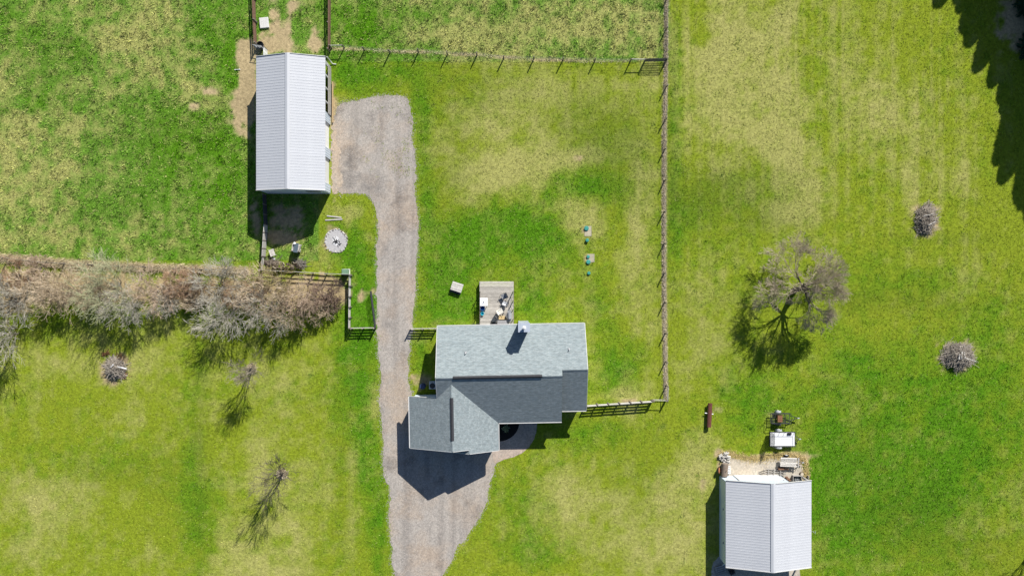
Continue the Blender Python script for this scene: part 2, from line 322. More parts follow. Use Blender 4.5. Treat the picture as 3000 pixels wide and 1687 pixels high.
M_GRAVEL = gravel_mat('driveway_gravel', (.46, .42, .375), (.29, .265, .24), (.60, .595, .6), (1.05, .95, .85), [(*PO(880, 397), 1.2, .62), (*PO(878, 455), .9, .72), (*PO(935, 472), 1.5, .66), (*PO(1000, 560), 1.2, .8), (*PO(965, 640), 1.0, .82)])
M_APRON = gravel_mat('pale_gravel', (.52, .48, .41), (.38, .35, .30), (.9, .88, .86), (1.03, .98, .9))
drive_r = ragged(DRIVE, .22, .07, 5)
drive_r = [(x + .9 * (float(fbm(np.array(x), np.array(y), 1.3, 201, 3)) - .5), y + .9 * (float(fbm(np.array(x), np.array(y), 1.6, 202, 3)) - .5)) for x, y in drive_r]
sheet('gravel_driveway', drive_r, 0.008, M_GRAVEL)
sheet('bare_earth_strip', [(x, y) for x, y in ragged([PO(*p) for p in [(836, 296), (846, 310), (845, 350), (856, 385), (852, 420), (862, 450), (856, 478), (842, 488), (834, 480)]], .2, .16, 15)], 0.013, gravel_mat('worn_earth', (.49, .42, .345), (.35, .30, .25), (.9, .88, .85), (1.03, .97, .9)))
sheet('front_walk_path', ragged(PATH, .25, .02, 8), 0.014, gravel_mat('exposed_aggregate', (.50, .42, .35), (.36, .30, .26), (.92, .9, .88), (1.03, .97, .92)))
sheet('mulch_bed', BED, 0.022, mat('black_mulch', (.012, .011, .010), (.006, .005, .005), scale=14, bump=.6))
sheet('gravel_apron', ragged(APRON, .28, .10, 6), 0.008, M_APRON)
sheet('gravel_yard', ragged(SAPRON, .28, .08, 7), 0.008, M_APRON)

def scatter_mask(x, y):
    """True where no turf grows"""
    m = inpoly(x, y, DRIVE) | inpoly(x, y, PATH) | inpoly(x, y, APRON) | inpoly(x, y, SAPRON) | inpoly(x, y, HOUSE) | inpoly(x, y, BARN) | inpoly(x, y, GAR)
    return m
def blades(px, py, col, length, width, lean_dir, lean, seed, n=3, zb=0.0):
    rg = np.random.default_rng(seed); N = len(px); k = N * n
    x = np.repeat(px, n) + rg.normal(0, .05, k); y = np.repeat(py, n) + rg.normal(0, .05, k)
    L = np.repeat(length, n) * rg.uniform(.6, 1.3, k); W = np.repeat(width, n) * rg.uniform(.7, 1.3, k)
    a = lean_dir + rg.normal(0, 1.4, k); t = np.clip(rg.normal(lean, .3, k), .15, 1.35)
    dx, dy, dz = np.sin(t) * np.cos(a), np.sin(t) * np.sin(a), np.cos(t)
    sx, sy = -np.sin(a), np.cos(a)
    v = np.empty((k, 3, 3))
    v[:, 0] = np.stack([x - sx * W, y - sy * W, np.full(k, zb)], 1); v[:, 1] = np.stack([x + sx * W, y + sy * W, np.full(k, zb)], 1)
    v[:, 2] = np.stack([x + dx * L, y + dy * L, zb + dz * L], 1)
    c = np.repeat(col, n, 0) * rg.uniform(.62, 1.45, (k, 1))
    return v.reshape(-1, 3), np.arange(3 * k).reshape(-1, 3), np.repeat(c, 3, 0)
def build_grass():
    N = 330000
    x = NR.uniform(-60.5, 60.5, N); y = NR.uniform(-35.5, 35.5, N)
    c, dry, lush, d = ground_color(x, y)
    edge = fbm(x, y, .8, 55, 2)
    keep = ~scatter_mask(x + NR.normal(0, .16, N) + .7 * (fbm(x, y, 1.1, 301, 3) - .5), y + NR.normal(0, .16, N) + .7 * (fbm(x, y, 1.1, 302, 3) - .5)) & (NR.random(N) > d * 1.05)
    # weeds creeping into the parking pad
    pad = inpoly(x, y, DRIVE) & (x > -13.8 - 4 * edge) & (y > 12) & (y < 21) & (fbm(x, y, 1.2, 66) > .56) & (NR.random(N) < .6)
    keep |= pad
    x, y, c, dry, lush = x[keep], y[keep], c[keep], dry[keep], lush[keep]
    pas = is_pasture(x, y)
    clump = vnoise(x, y, .5, 91)
    ln = np.where(pas, .06 + .26 * clump ** 1.5, .05 + .06 * lush + .05 * clump) ; wd = np.where(pas, .034, .026)
    c = c * np.where(pas, .55 + 1.0 * vnoise(x, y, .38, 92), .72 + .6 * vnoise(x, y, .3, 92))[:, None]
    straw = (NR.random(len(x)) < np.where(pas, .16, .06)); c[straw] = c[straw] * .4 + np.array([.42, .40, .16]) * .6
    # coarse dark green tussocks dotted through the meadow and lawns
    rg = np.random.default_rng(71); tx, ty = [], []
    while len(tx) < 230:
        u, w_ = rg.uniform(-58, 58), rg.uniform(-34, 34)
        ok = (u > 17.5 and (w_ < 4 or rg.random() < .2)) or (u > 7 and rg.random() < .25) or rg.random() < .06
        if ok: tx.append(u); ty.append(w_)
    for u, w_ in zip(tx, ty):
        d2 = np.hypot(x - u, (y - w_) * rg.uniform(.8, 1.3)); r_ = rg.uniform(.14, .36); q = np.exp(-(d2 / r_) ** 2)
        c += (np.array([.045, .15, .008]) - c) * (q * .8)[:, None]; ln += q * .09
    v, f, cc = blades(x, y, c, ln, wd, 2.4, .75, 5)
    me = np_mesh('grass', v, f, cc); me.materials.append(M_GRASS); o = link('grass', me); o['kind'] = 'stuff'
    tag(o, 'short green turf with drier yellow patches covering the lawns and pasture', 'grass')
build_grass()
def dry_strip(pts, width, per_m, length, seed, label, col=(.50, .42, .27), name='dry_grass'):
    rg = np.random.default_rng(seed); X = []; Y = []
    for a, b in zip(pts[:-1], pts[1:]):
        L = math.hypot(b[0] - a[0], b[1] - a[1]); n = int(L * per_m); t = rg.random(n); o = rg.normal(0, width, n)
        nx, ny = -(b[1] - a[1]) / L, (b[0] - a[0]) / L
        X.append(a[0] + t * (b[0] - a[0]) + o * nx); Y.append(a[1] + t * (b[1] - a[1]) + o * ny)
    X = np.concatenate(X); Y = np.concatenate(Y); n = len(X)
    hh = .55 + .9 * vnoise(X, Y, .6, seed)
    c = np.array(col) * rg.uniform(.65, 1.2, (n, 1))
    v, f, cc = blades(X, Y, c, length * hh, np.full(n, .016), -2.0, .6, seed + 1, 3)
    me = np_mesh(name, v, f, cc); me.materials.append(M_GRASS); o = link(name, me); o['kind'] = 'stuff'
    tag(o, label, 'grass')
dry_strip(STRIPS[0][0], .22, 160, .42, 21, 'strip of tall dead grass along the wire fence above the hedgerow')
dry_strip(STRIPS[1][0], .09, 120, .22, 22, 'narrow line of dead grass under the long wire fence', (.56, .49, .36))
dry_strip(STRIPS[2][0], .09, 26, .16, 23, 'thin wisps of dry grass under the cross fence behind the yard', (.55, .52, .30))
dry_strip([PO(*p) for p in [(1812, 1150), (1828, 1138), (1850, 1146), (1900, 1156), (1945, 1146), (2000, 1146), (2026, 1162), (2029, 1215)]], .22, 260, .14, 24, 'straw coloured mown grass edging the pale gravel apron', (.58, .47, .22))
def stones():
    n = 14000; xs = []; ys = []
    e = np.array(drive_r); k = NR.integers(0, len(e), n // 2); t = NR.normal(0, .16, (n // 2, 2)); pe = e[k] + t
    x = NR.uniform(-26, -9, 60000); y = NR.uniform(-34, 23, 60000); q = inpoly(x, y, DRIVE); pi = np.stack([x[q], y[q]], 1)[:n // 2]
    p = np.concatenate([pe, pi]); n = len(p); p = p[~inpoly(p[:, 0], p[:, 1], HOUSE)]; n = len(p)
    r = NR.uniform(.018, .05, n) ; o = np.array([[1, 0, 0], [0, 1, 0], [-1, 0, 0], [0, -1, 0], [0, 0, 1]]); th = NR.uniform(0, 6.28, n)
    v = np.empty((n, 5, 3)); cs, sn = np.cos(th), np.sin(th)
    for i in range(5):
        v[:, i, 0] = p[:, 0] + r * (o[i, 0] * cs - o[i, 1] * sn * .8); v[:, i, 1] = p[:, 1] + r * (o[i, 0] * sn + o[i, 1] * cs * .8); v[:, i, 2] = .009 + r * o[i, 2] * .8
    f = np.array([[0, 1, 4], [1, 2, 4], [2, 3, 4], [3, 0, 4]]); F = (np.arange(n)[:, None, None] * 5 + f[None]).reshape(-1, 3)
    g = NR.uniform(.55, 1.2, (n, 1)); c = np.repeat(np.array([[.42, .39, .36]]) * g, 5, 0)
    me = np_mesh('gravel_stones', v.reshape(-1, 3), F, c); me.materials.append(attr_mat('stone_chips', .9, 8, .8, 1.2)); ob = link('gravel_stones', me); ob['kind'] = 'stuff'
    tag(ob, 'loose grey stone chips scattered along the gravel driveway edges', 'gravel')
stones()

# ------------------------------------------------------------------ materials
M_WHITE_METAL = mat('white_painted_metal', (.50, .51, .53), (.455, .465, .49), rough=.42, scale=.8, var=.9, spec=.45, randv=.015)
M_WHITE_WALL = mat('white_siding', (.58, .65, .72), (.53, .60, .67), rough=.5, scale=1.2, spec=.35, randv=.02)
M_TRIM = mat('white_trim', (.58, .575, .56), (.5, .495, .48), rough=.5, scale=3)
M_BLACKVENT = mat('charcoal_ridge_vent', (.045, .045, .05), (.03, .03, .034), rough=.7, scale=6)
M_GREYWOOD = mat('weathered_grey_wood', (.42, .395, .36), (.25, .235, .22), rough=.9, scale=5, stretch=(1, 6, 6), bump=.2)
M_PALEWOOD = mat('pale_weathered_board', (.58, .55, .50), (.42, .40, .37), rough=.9, scale=5, randv=.14)
M_DECK = mat('deck_boards', (.56, .52, .46), (.36, .33, .29), rough=.9, scale=3, stretch=(1, 7, 7), randv=.17, bump=.2)
M_BROWNWOOD = mat('brown_boards', (.20, .115, .075), (.12, .07, .05), rough=.9, scale=5, randv=.2)
M_POST = mat('fence_post_wood', (.24, .20, .165), (.14, .12, .10), rough=.95, scale=8)
M_DARKMETAL = mat('dark_gate_metal', (.045, .048, .05), (.03, .032, .034), rough=.6, scale=9, spec=.4)
M_WIRE = mat('galvanised_wire', (.22, .22, .21), (.14, .14, .13), rough=.5, scale=9)
M_BARK_D = mat('dark_bark', (.085, .068, .055), (.045, .037, .031), rough=.95, scale=9, bump=.5)
M_RUST = mat('rusty_steel', (.27, .145, .085), (.14, .08, .055), rough=.85, scale=7, bump=.2)
M_BROWNMETAL = mat('brown_painted_metal', (.16, .055, .038), (.10, .04, .03), rough=.5, scale=5, spec=.4)
M_CONC = mat('pale_concrete', (.60, .585, .55), (.46, .45, .42), rough=.9, scale=4)
M_TEAL = mat('green_plastic_lid', (.05, .30, .235), (.04, .22, .19), rough=.55, scale=12)
M_GREENBOX = mat('green_utility_box', (.19, .30, .20), (.14, .24, .16), rough=.5, scale=4)
M_LOGBARK = mat('log_bark', (.22, .175, .135), (.11, .09, .07), rough=.95, scale=10, bump=.4)
M_LOGCUT = mat('log_cut_face', (.66, .58, .46), (.5, .43, .32), rough=.9, scale=12, randv=.2)
M_GREYLOG = mat('bleached_log', (.62, .59, .54), (.36, .34, .31), rough=.95, scale=7, randv=.3)
M_BLACK = mat('black_plastic', (.02, .02, .022), (.012, .012, .013), rough=.5, scale=5)
M_TARP = mat('slate_tarp', (.10, .135, .16), (.07, .10, .125), rough=.5, scale=3, bump=.3, spec=.4)
M_NAVY = mat('navy_barrel', (.03, .05, .12), (.02, .035, .09), rough=.5)
M_WHITEPL = mat('white_plastic', (.80, .80, .80), (.72, .72, .72), rough=.4, scale=3)
M_GREYMET = mat('grey_metal', (.30, .31, .32), (.22, .225, .235), rough=.45, scale=4, spec=.5)
M_TYRE = mat('tyre_rubber', (.022, .022, .022), (.014, .014, .014), rough=.85)
M_GALV = mat('galvanised_steel', (.46, .47, .48), (.36, .37, .38), rough=.4, spec=.5, scale=5)

def shingle_mat(name, rot):
    m = bpy.data.materials.new(name); m.use_nodes = True; nt = m.node_tree; b = nt.nodes['Principled BSDF']; L = nt.links.new
    b.inputs['Roughness'].default_value = .92; b.inputs['Specular IOR Level'].default_value = .15
    tc = nt.nodes.new('ShaderNodeTexCoord'); mp = nt.nodes.new('ShaderNodeMapping'); mp.inputs['Rotation'].default_value = (0, 0, rot)
    br = nt.nodes.new('ShaderNodeTexBrick'); br.inputs['Scale'].default_value = 1.0; br.inputs['Brick Width'].default_value = .34; br.inputs['Row Height'].default_value = .125
    br.inputs['Mortar Size'].default_value = .011; br.inputs['Color1'].default_value = (.28, .312, .315, 1); br.inputs['Color2'].default_value = (.225, .26, .268, 1); br.inputs['Mortar'].default_value = (.17, .21, .225, 1); br.inputs['Bias'].default_value = .1
    n = nt.nodes.new('ShaderNodeTexNoise'); n.inputs['Scale'].default_value = 1.1; n.inputs['Detail'].default_value = 6; n.inputs['Roughness'].default_value = .7
    mp2 = nt.nodes.new('ShaderNodeMapping'); mp2.inputs['Rotation'].default_value = (0, 0, rot); mp2.inputs['Scale'].default_value = (1.5, 5, 3)
    n2 = nt.nodes.new('ShaderNodeTexNoise'); n2.inputs['Scale'].default_value = 1.6; n2.inputs['Detail'].default_value = 5
    r = nt.nodes.new('ShaderNodeMapRange'); r.inputs['From Min'].default_value = .3; r.inputs['From Max'].default_value = .7; r.inputs['To Min'].default_value = .95; r.inputs['To Max'].default_value = 1.05
    r2 = nt.nodes.new('ShaderNodeMapRange'); r2.inputs['From Min'].default_value = .32; r2.inputs['From Max'].default_value = .68; r2.inputs['To Min'].default_value = .80; r2.inputs['To Max'].default_value = 1.18
    mu = nt.nodes.new('ShaderNodeMath'); mu.operation = 'MULTIPLY'
    mx = nt.nodes.new('ShaderNodeMix'); mx.data_type = 'RGBA'; mx.blend_type = 'MULTIPLY'; mx.inputs['Factor'].default_value = 1
    bp = nt.nodes.new('ShaderNodeBump'); bp.inputs['Strength'].default_value = .35; bp.inputs['Distance'].default_value = .015
    L(tc.outputs['Object'], mp.inputs[0]); L(mp.outputs[0], br.inputs['Vector']); L(tc.outputs['Object'], n.inputs['Vector']); L(tc.outputs['Object'], mp2.inputs[0]); L(mp2.outputs[0], n2.inputs['Vector'])
    L(n.outputs['Fac'], r.inputs['Value']); L(n2.outputs['Fac'], r2.inputs['Value']); L(r.outputs[0], mu.inputs[0]); L(r2.outputs[0], mu.inputs[1]); L(br.outputs['Color'], mx.inputs[6]); L(mu.outputs[0], mx.inputs[7]); L(mx.outputs[2], b.inputs['Base Color'])
    L(br.outputs['Fac'], bp.inputs['Height']); bp.invert = True; L(bp.outputs[0], b.inputs['Normal'])
    return m
M_SHX = shingle_mat('shingles_main', 0.0); M_SHY = shingle_mat('shingles_wing', math.pi / 2)

# ------------------------------------------------------------------ house
def ridge_cap(mb, a, b, w, t, pitch):
    """shallow inverted V running from a to b"""
    a = Vector(a); b = Vector(b); d = (b - a).normalized(); s = d.cross(Vector((0, 0, 1))).normalized()
    vs_ = []
    for q in (a, b):
        vs_ += [q - s * w - Vector((0, 0, w * pitch)), q, q + s * w - Vector((0, 0, w * pitch)), q - s * w + Vector((0, 0, t - w * pitch)), q + Vector((0, 0, t)), q + s * w + Vector((0, 0, t - w * pitch))]
    mb.add(vs_, [(0, 1, 4, 3), (1, 2, 5, 4), (9, 10, 7, 6), (10, 11, 8, 7), (3, 4, 10, 9), (4, 5, 11, 10), (1, 0, 6, 7), (2, 1, 7, 8), (0, 3, 9, 6), (5, 2, 8, 11)])
def build_house():
    t = thing('house', 'single storey house with grey shingle gable roofs and a front garage wing', 'house', (0, -9.0, 0), math.radians(1.1))
    W, E, ST = -7.75, 7.72, 5.12; NE_, SE_ = 5.13, -5.12; HR, HE = 5.5, 2.7; k = (HR - HE) / NE_
    yE = .56; hE = HR - k * yE
    wr, ww, we = -6.2, -10.85, -1.55; hw = 5.1; s = (hw - HE) / (wr - ww); yv = -(HR - hw) / k
    hW = hw - s * (wr - W) ** 1 if W > wr else hw - s * (wr - W)
    hW = hw - s * (wr - W); yW = (hW - HR) / k; T = .13; Ys, Yp = -7.58, -8.0
    yval = (HE - HR) / k
    xg = -4.55; hg = hw - s * (xg - wr); xl = 2 * xg - we
    roof = MB().slab([(W, NE_, HE), (W, 0, HR), (ST, 0, HR), (ST, yE, hE), (E, yE, hE), (E, NE_, HE)], T).build('roof', M_SHX, t)
    MB().slab([(W, 0, HR), (W, yW, hW), (wr, yv, hw), (we, yval, HE), (ST, yval, HE), (ST, 0, HR)], T).build('roof_slope', M_SHX, t)
    MB().slab([(ST, yE, hE), (ST + .001, -4.0, HR - k * .56 - k * 4.56), (E, -4.0, HR - k * .56 - k * 4.56), (E, yE, hE)], T).build('roof_slope', M_SHX, t)
    MB().slab([(wr, yv, hw), (W, yW, hW), (ww, yW, HE), (ww, Ys, HE), (wr, Ys, hw)], T).build('roof_slope', M_SHY, t)
    MB().slab([(wr, yv, hw), (wr, Ys, hw), (xg, Ys, hg), (xg, Yp, hg), (we, Yp, HE), (we, yval, HE)], T).build('roof_slope', M_SHY, t)
    MB().slab([(xg, Yp, hg), (xg, Ys + .4, hg), (xl, Ys + .4, HE), (xl, Yp, HE)], T).build('roof_slope', M_SHY, t)
    # ridge vents and caps
    m = MB(); ridge_cap(m, V(0, 0) * 0 + Vector((-6.0, 0, HR + .02)), (3.05, 0, HR + .02), .17, .055, k); m.build('ridge_vent', M_BLACKVENT, t)
    m = MB(); ridge_cap(m, (wr, -2.1, hw + .02), (wr, -6.45, hw + .02), .17, .055, s); m.build('ridge_vent', M_BLACKVENT, t)
    m = MB(); ridge_cap(m, (W + .01, 0, HR + .004), (-6.05, 0, HR + .004), .14, .02, k); m.build('ridge_cap', M_SHX, t)
    m = MB(); ridge_cap(m, (3.1, 0, HR + .004), (ST, 0, HR + .004), .14, .02, k); m.build('ridge_cap', M_SHX, t)
    m = MB(); ridge_cap(m, (ST, yE, hE + .004), (E - .01, yE, hE + .004), .14, .02, k); m.build('ridge_cap', M_SHX, t)
    m = MB(); ridge_cap(m, (wr, yv - .1, hw + .004), (wr, -2.05, hw + .004), .14, .02, s); m.build('ridge_cap', M_SHY, t)
    m = MB(); ridge_cap(m, (wr, -6.5, hw + .004), (wr, Ys + .01, hw + .004), .14, .02, s); m.build('ridge_cap', M_SHY, t)
    # white gutters and rake boards
    def gutter(a, b): MB().beam(a, b, .085, .11).build('gutter', M_TRIM, t)
    g = HE - .07
    gutter((W, NE_ + .058, g), (E, NE_ + .058, g)); gutter((we + .06, yval - .058, g), (ST, yval - .058, g)); gutter((ST + .06, -4.06, HR - k * 5.12 - .07), (E, -4.06, HR - k * 5.12 - .07))
    gutter((ww - .058, yW, g), (ww - .058, Ys, g)); gutter((we + .058, Yp, g), (we + .058, yval - .12, g))
    def rake(a, b): MB().beam(a, b, .05, .17).build('rake_board', M_TRIM, t)
    o = .028; z = -.09
    rake((W - o, NE_, HE + z), (W - o, 0, HR + z)); rake((W - o, 0, HR + z), (W - o, yW, hW + z)); rake((E + o, NE_, HE + z), (E + o, yE, hE + z)); rake((E + o, yE, hE + z), (E + o, -4.0, HR - k * 5.12 + z))
    rake((ww, Ys - o, HE + z), (wr, Ys - o, hw + z)); rake((wr, Ys - o, hw + z), (xg - .05, Ys - o, hg + z + .03)); rake((xg, Yp - o, hg + z), (we, Yp - o, HE + z)); rake((xl, Yp - o, HE + z), (xg, Yp - o, hg + z)); rake((ww, yW + o, HE + z), (W - .06, yW + o, hW + z))
    # walls
    i = .35; hh = HE + .02
    def wallslab(name, pts, th, axis):
        # pts in the wall's plane (u, z); axis 'x' = wall runs along x at y=c
        c, us = axis[1], pts
        m = MB()
        if axis[0] == 'x': a = [(u, c - th / 2, z_) for u, z_ in us]; b = [(u, c + th / 2, z_) for u, z_ in us]
        else: a = [(c - th / 2, u, z_) for u, z_ in us]; b = [(c + th / 2, u, z_) for u, z_ in us]
        n = len(us); m.add(a + b, [tuple(range(n)), tuple(range(2 * n - 1, n - 1, -1))] + [((q + 1) % n, q, n + q, n + (q + 1) % n) for q in range(n)])
        return m.build(name, M_WHITE_WALL, t)
    rz = lambda y: HR - k * abs(y) - .16
    wn_ = wallslab('wall', [(W + i, 0), (E - i, 0), (E - i, hh), (W + i, hh)], .15, ('x', NE_ - i))
    wallslab('wall', [(NE_ - i - .08, 0), (NE_ - i - .08, rz(NE_ - i)), (0, rz(0)), (yW + .05, rz(yW)), (yW + .05, 0)], .15, ('y', W + i))
    zE = lambda y: hE - k * abs(y - yE) - .16
    wallslab('wall', [(NE_ - i - .08, 0), (NE_ - i - .08, zE(NE_ - i)), (yE, zE(yE)), (-3.6, zE(-3.6)), (-3.6, 0)], .15, ('y', E - i))
    ws = wallslab('wall', [(ST - .2, 0), (E - i, 0), (E - i, 2.6), (ST - .2, 2.6)], .15, ('x', -3.65))
    wallslab('wall', [(-4.7, 0), (-4.7, 2.6), (-3.7, 2.6), (-3.7, 0)], .15, ('y', ST - .3))
    wm = wallslab('wall', [(we - .2, 0), (ST - .2, 0), (ST - .2, hh), (we - .2, hh)], .15, ('x', yval + i + .02))
    zw = lambda x: hw - s * abs(x - wr) - .16
    wallslab('wall', [(ww + i, 0), (W + i, 0), (W + i, zw(W + i)), (ww + i, zw(ww + i))], .15, ('x', yW - .25))
    wallslab('wall', [(yW - .33, 0), (Ys + .3, 0), (Ys + .3, hh), (yW - .33, hh)], .15, ('y', ww + i))
    wallslab('wall', [(yval + .2, 0), (Yp + .3, 0), (Yp + .3, hh), (yval + .2, hh)], .15, ('y', we - i))
    wg = wallslab('wall', [(ww + i, 0), (we - i, 0), (we - i, zw(we - i)), (xg, zw(xg)), (wr, zw(wr)), (ww + i, zw(ww + i))], .15, ('x', Ys + .28))
    M_GLASS = mat('dark_window_glass', (.02, .03, .04), (.015, .02, .03), rough=.08, spec=.6)
    def window(wall, x, y, w, h, ax):
        d = (w, .06, h) if ax == 'x' else (.06, w, h)
        fr = MB().box((x, y, 1.55), d).build('window', M_TRIM, wall)
        d2 = (w - .14, .08, h - .14) if ax == 'x' else (.08, w - .14, h - .14)
        MB().box((x, y, 1.55), d2).build('pane', M_GLASS, fr)
    for x in (-5.6, -4.2, 3.6, 5.6): window(wn_, x, NE_ - i + .09, 1.0, 1.1, 'x')
    window(ws, 6.2, -3.74, 1.2, 1.2, 'x'); window(wm, 3.2, yval + i - .07, 1.5, 1.2, 'x')
    MB().box((.3, yval + i - .075, 1.03), (.95, .06, 2.05)).build('door', mat('front_door', (.09, .03, .025), rough=.5), wm)
    MB().box((-1.3, NE_ - i + .095, 1.75), (1.7, .06, 2.05)).build('patio_door', M_GLASS, wn_)
    for x in (-8.6, -4.0):
        gd = MB().box((x, Ys + .18, 1.1), (2.7, .07, 2.15)).build('garage_door', M_TRIM, wg)
        m = MB()
        for q in range(4): m.box((x, Ys + .135, .33 + .52 * q), (2.5, .03, .42))
        m.build('door_panel', M_WHITE_WALL, gd)
    # small pipe vents on the back slope
    for px, py in ((1366, 1033), (1668, 1023)):
        wp = V(px, py, 3.95); lx = wp.x; ly = wp.y + 9 - .0192 * wp.x; zz = HR - k * ly
        v_ = MB().tube((lx, ly, zz - .1), (lx, ly, zz + .34), .05, .05, 8).build('vent_pipe', M_WHITEPL, t)
        MB().lathe([(.17, 0), (.08, .09), (.06, .1)], (lx, ly, zz - .03), 10).build('flashing', M_GREYMET, v_)
    # chimney chase at the back eave
    cx, cy = 1.31, 5.0; ch = 6.05
    c_ = MB().box((cx, cy, ch / 2), (1.08, .80, ch)); 
    for q in range(9):
        c_.box((cx - .5 + q * .125, cy + .43, ch / 2), (.04, .03, ch - .02)); c_.box((cx - .5 + q * .125, cy - .43, ch / 2), (.04, .03, ch - .02))
    co = c_.build('chimney', mat('chimney_siding', (.46, .50, .57), (.40, .44, .50), rough=.5, scale=2), t)
    MB().box((cx, cy, ch + .02), (1.2, .94, .05)).build('chimney_cap', mat('cap_metal', (.42, .46, .53), (.34, .38, .44), rough=.4, stretch=(12, .4, 1), scale=2), co)
    MB().lathe([(.13, .0), (.13, .32), (.2, .34), (.2, .42), (.05, .5)], (cx, cy - .02, ch + .04), 12).build('flue', M_WHITEPL, co)
    return t
build_house()

# ------------------------------------------------------------------ metal-roofed barn and garage
def rib_panel(width, run, rise, nrib, th=.035, rib=.016):
    """sheet lying from eave (x=run, z=0) up to ridge (x=0, z=rise), ribs run up the slope; width along +y"""
    prof = []; p = width / nrib
    for i in range(nrib):
        y0 = i * p; prof += [(y0, 0), (y0 + p * .80, 0), (y0 + p * .85, rib), (y0 + p * .93, rib), (y0 + p * .97, 0)]
    prof.append((width, 0)); n = len(prof); m = MB(); vs_ = []
    for x, z in ((0, rise), (run, 0)): vs_ += [(x, y, z + d) for y, d in prof]
    vs_ += [(0, 0, rise - th), (0, width, rise - th), (run, 0, -th), (run, width, -th)]
    fs = [(i, n + i, n + i + 1, i + 1) for i in range(n - 1)]
    b = 2 * n; fs += [(b, b + 1, b + 3, b + 2), tuple([b] + list(range(n)) + [b + 1])[::-1], tuple([b + 2] + list(range(n, 2 * n)) + [b + 3]), (0, b, b + 2, n), (n - 1, 2 * n - 1, b + 3, b + 1)]
    return m.add(vs_, fs)
def ribbed_wall(m, a, b, z0, z1, pitch=.23, out=(0, 0), th=.06):
    a = Vector(a); b = Vector(b); L = (b - a).length; d = (b - a) / L; o = Vector(out)
    zf0 = z0 if callable(z0) else (lambda s: z0); zf1 = z1 if callable(z1) else (lambda s: z1)
    n = max(1, int(L / pitch)); st = L / n
    for i in range(n):
        for s0, s1, off in ((i * st, i * st + st * .72, 0), (i * st + st * .72, (i + 1) * st, .014)):
            p, q = a + d * s0, a + d * s1; oo = o * (th / 2 + off)
            pts = [(*(p - o * th / 2), zf0(s0)), (*(q - o * th / 2), zf0(s1)), (*(q + oo), zf0(s1)), (*(p + oo), zf0(s0)), (*(p - o * th / 2), zf1(s0)), (*(q - o * th / 2), zf1(s1)), (*(q + oo), zf1(s1)), (*(p + oo), zf1(s0))]
            m.add(pts, [(3, 2, 1, 0), (4, 5, 6, 7), (0, 1, 5, 4), (1, 2, 6, 5), (2, 3, 7, 6), (3, 0, 4, 7)])
    return m
def metal_roof(t, xw, xe, xr, y0, y1, he, hr, npan):
    wd = (y1 - y0) / npan
    me = rib_panel(wd - .002, xe - xr - .06, hr - he, 3).mesh('roof_panel'); me.materials.append(M_WHITE_METAL)
    mw = rib_panel(wd - .002, xr - xw - .06, hr - he, 3)
    mw.v = [(-x, y, z) for x, y, z in mw.v]; mw.f = [f[::-1] for f in mw.f]
    mw = mw.mesh('roof_panel'); mw.materials.append(M_WHITE_METAL)
    for i in range(npan):
        link('roof_panel', me, t, (xr + .06, y0 + i * wd, he)); link('roof_panel', mw, t, (xr - .06, y0 + i * wd, he))
    m = MB(); ridge_cap(m, (xr, y0 - .02, hr + .065), (xr, y1 + .02, hr + .065), .24, .02, (hr - he) / (xe - xr)); m.build('ridge_cap', M_WHITE_METAL, t)
    sl = (hr - he) / (xe - xr)
    for y in (y0 - .03, y1 + .03):
        for sx in (xw, xe): MB().beam((sx, y, he + .0), (xr, y, hr + .0), .05, .16).build('rake_trim', M_TRIM, t)

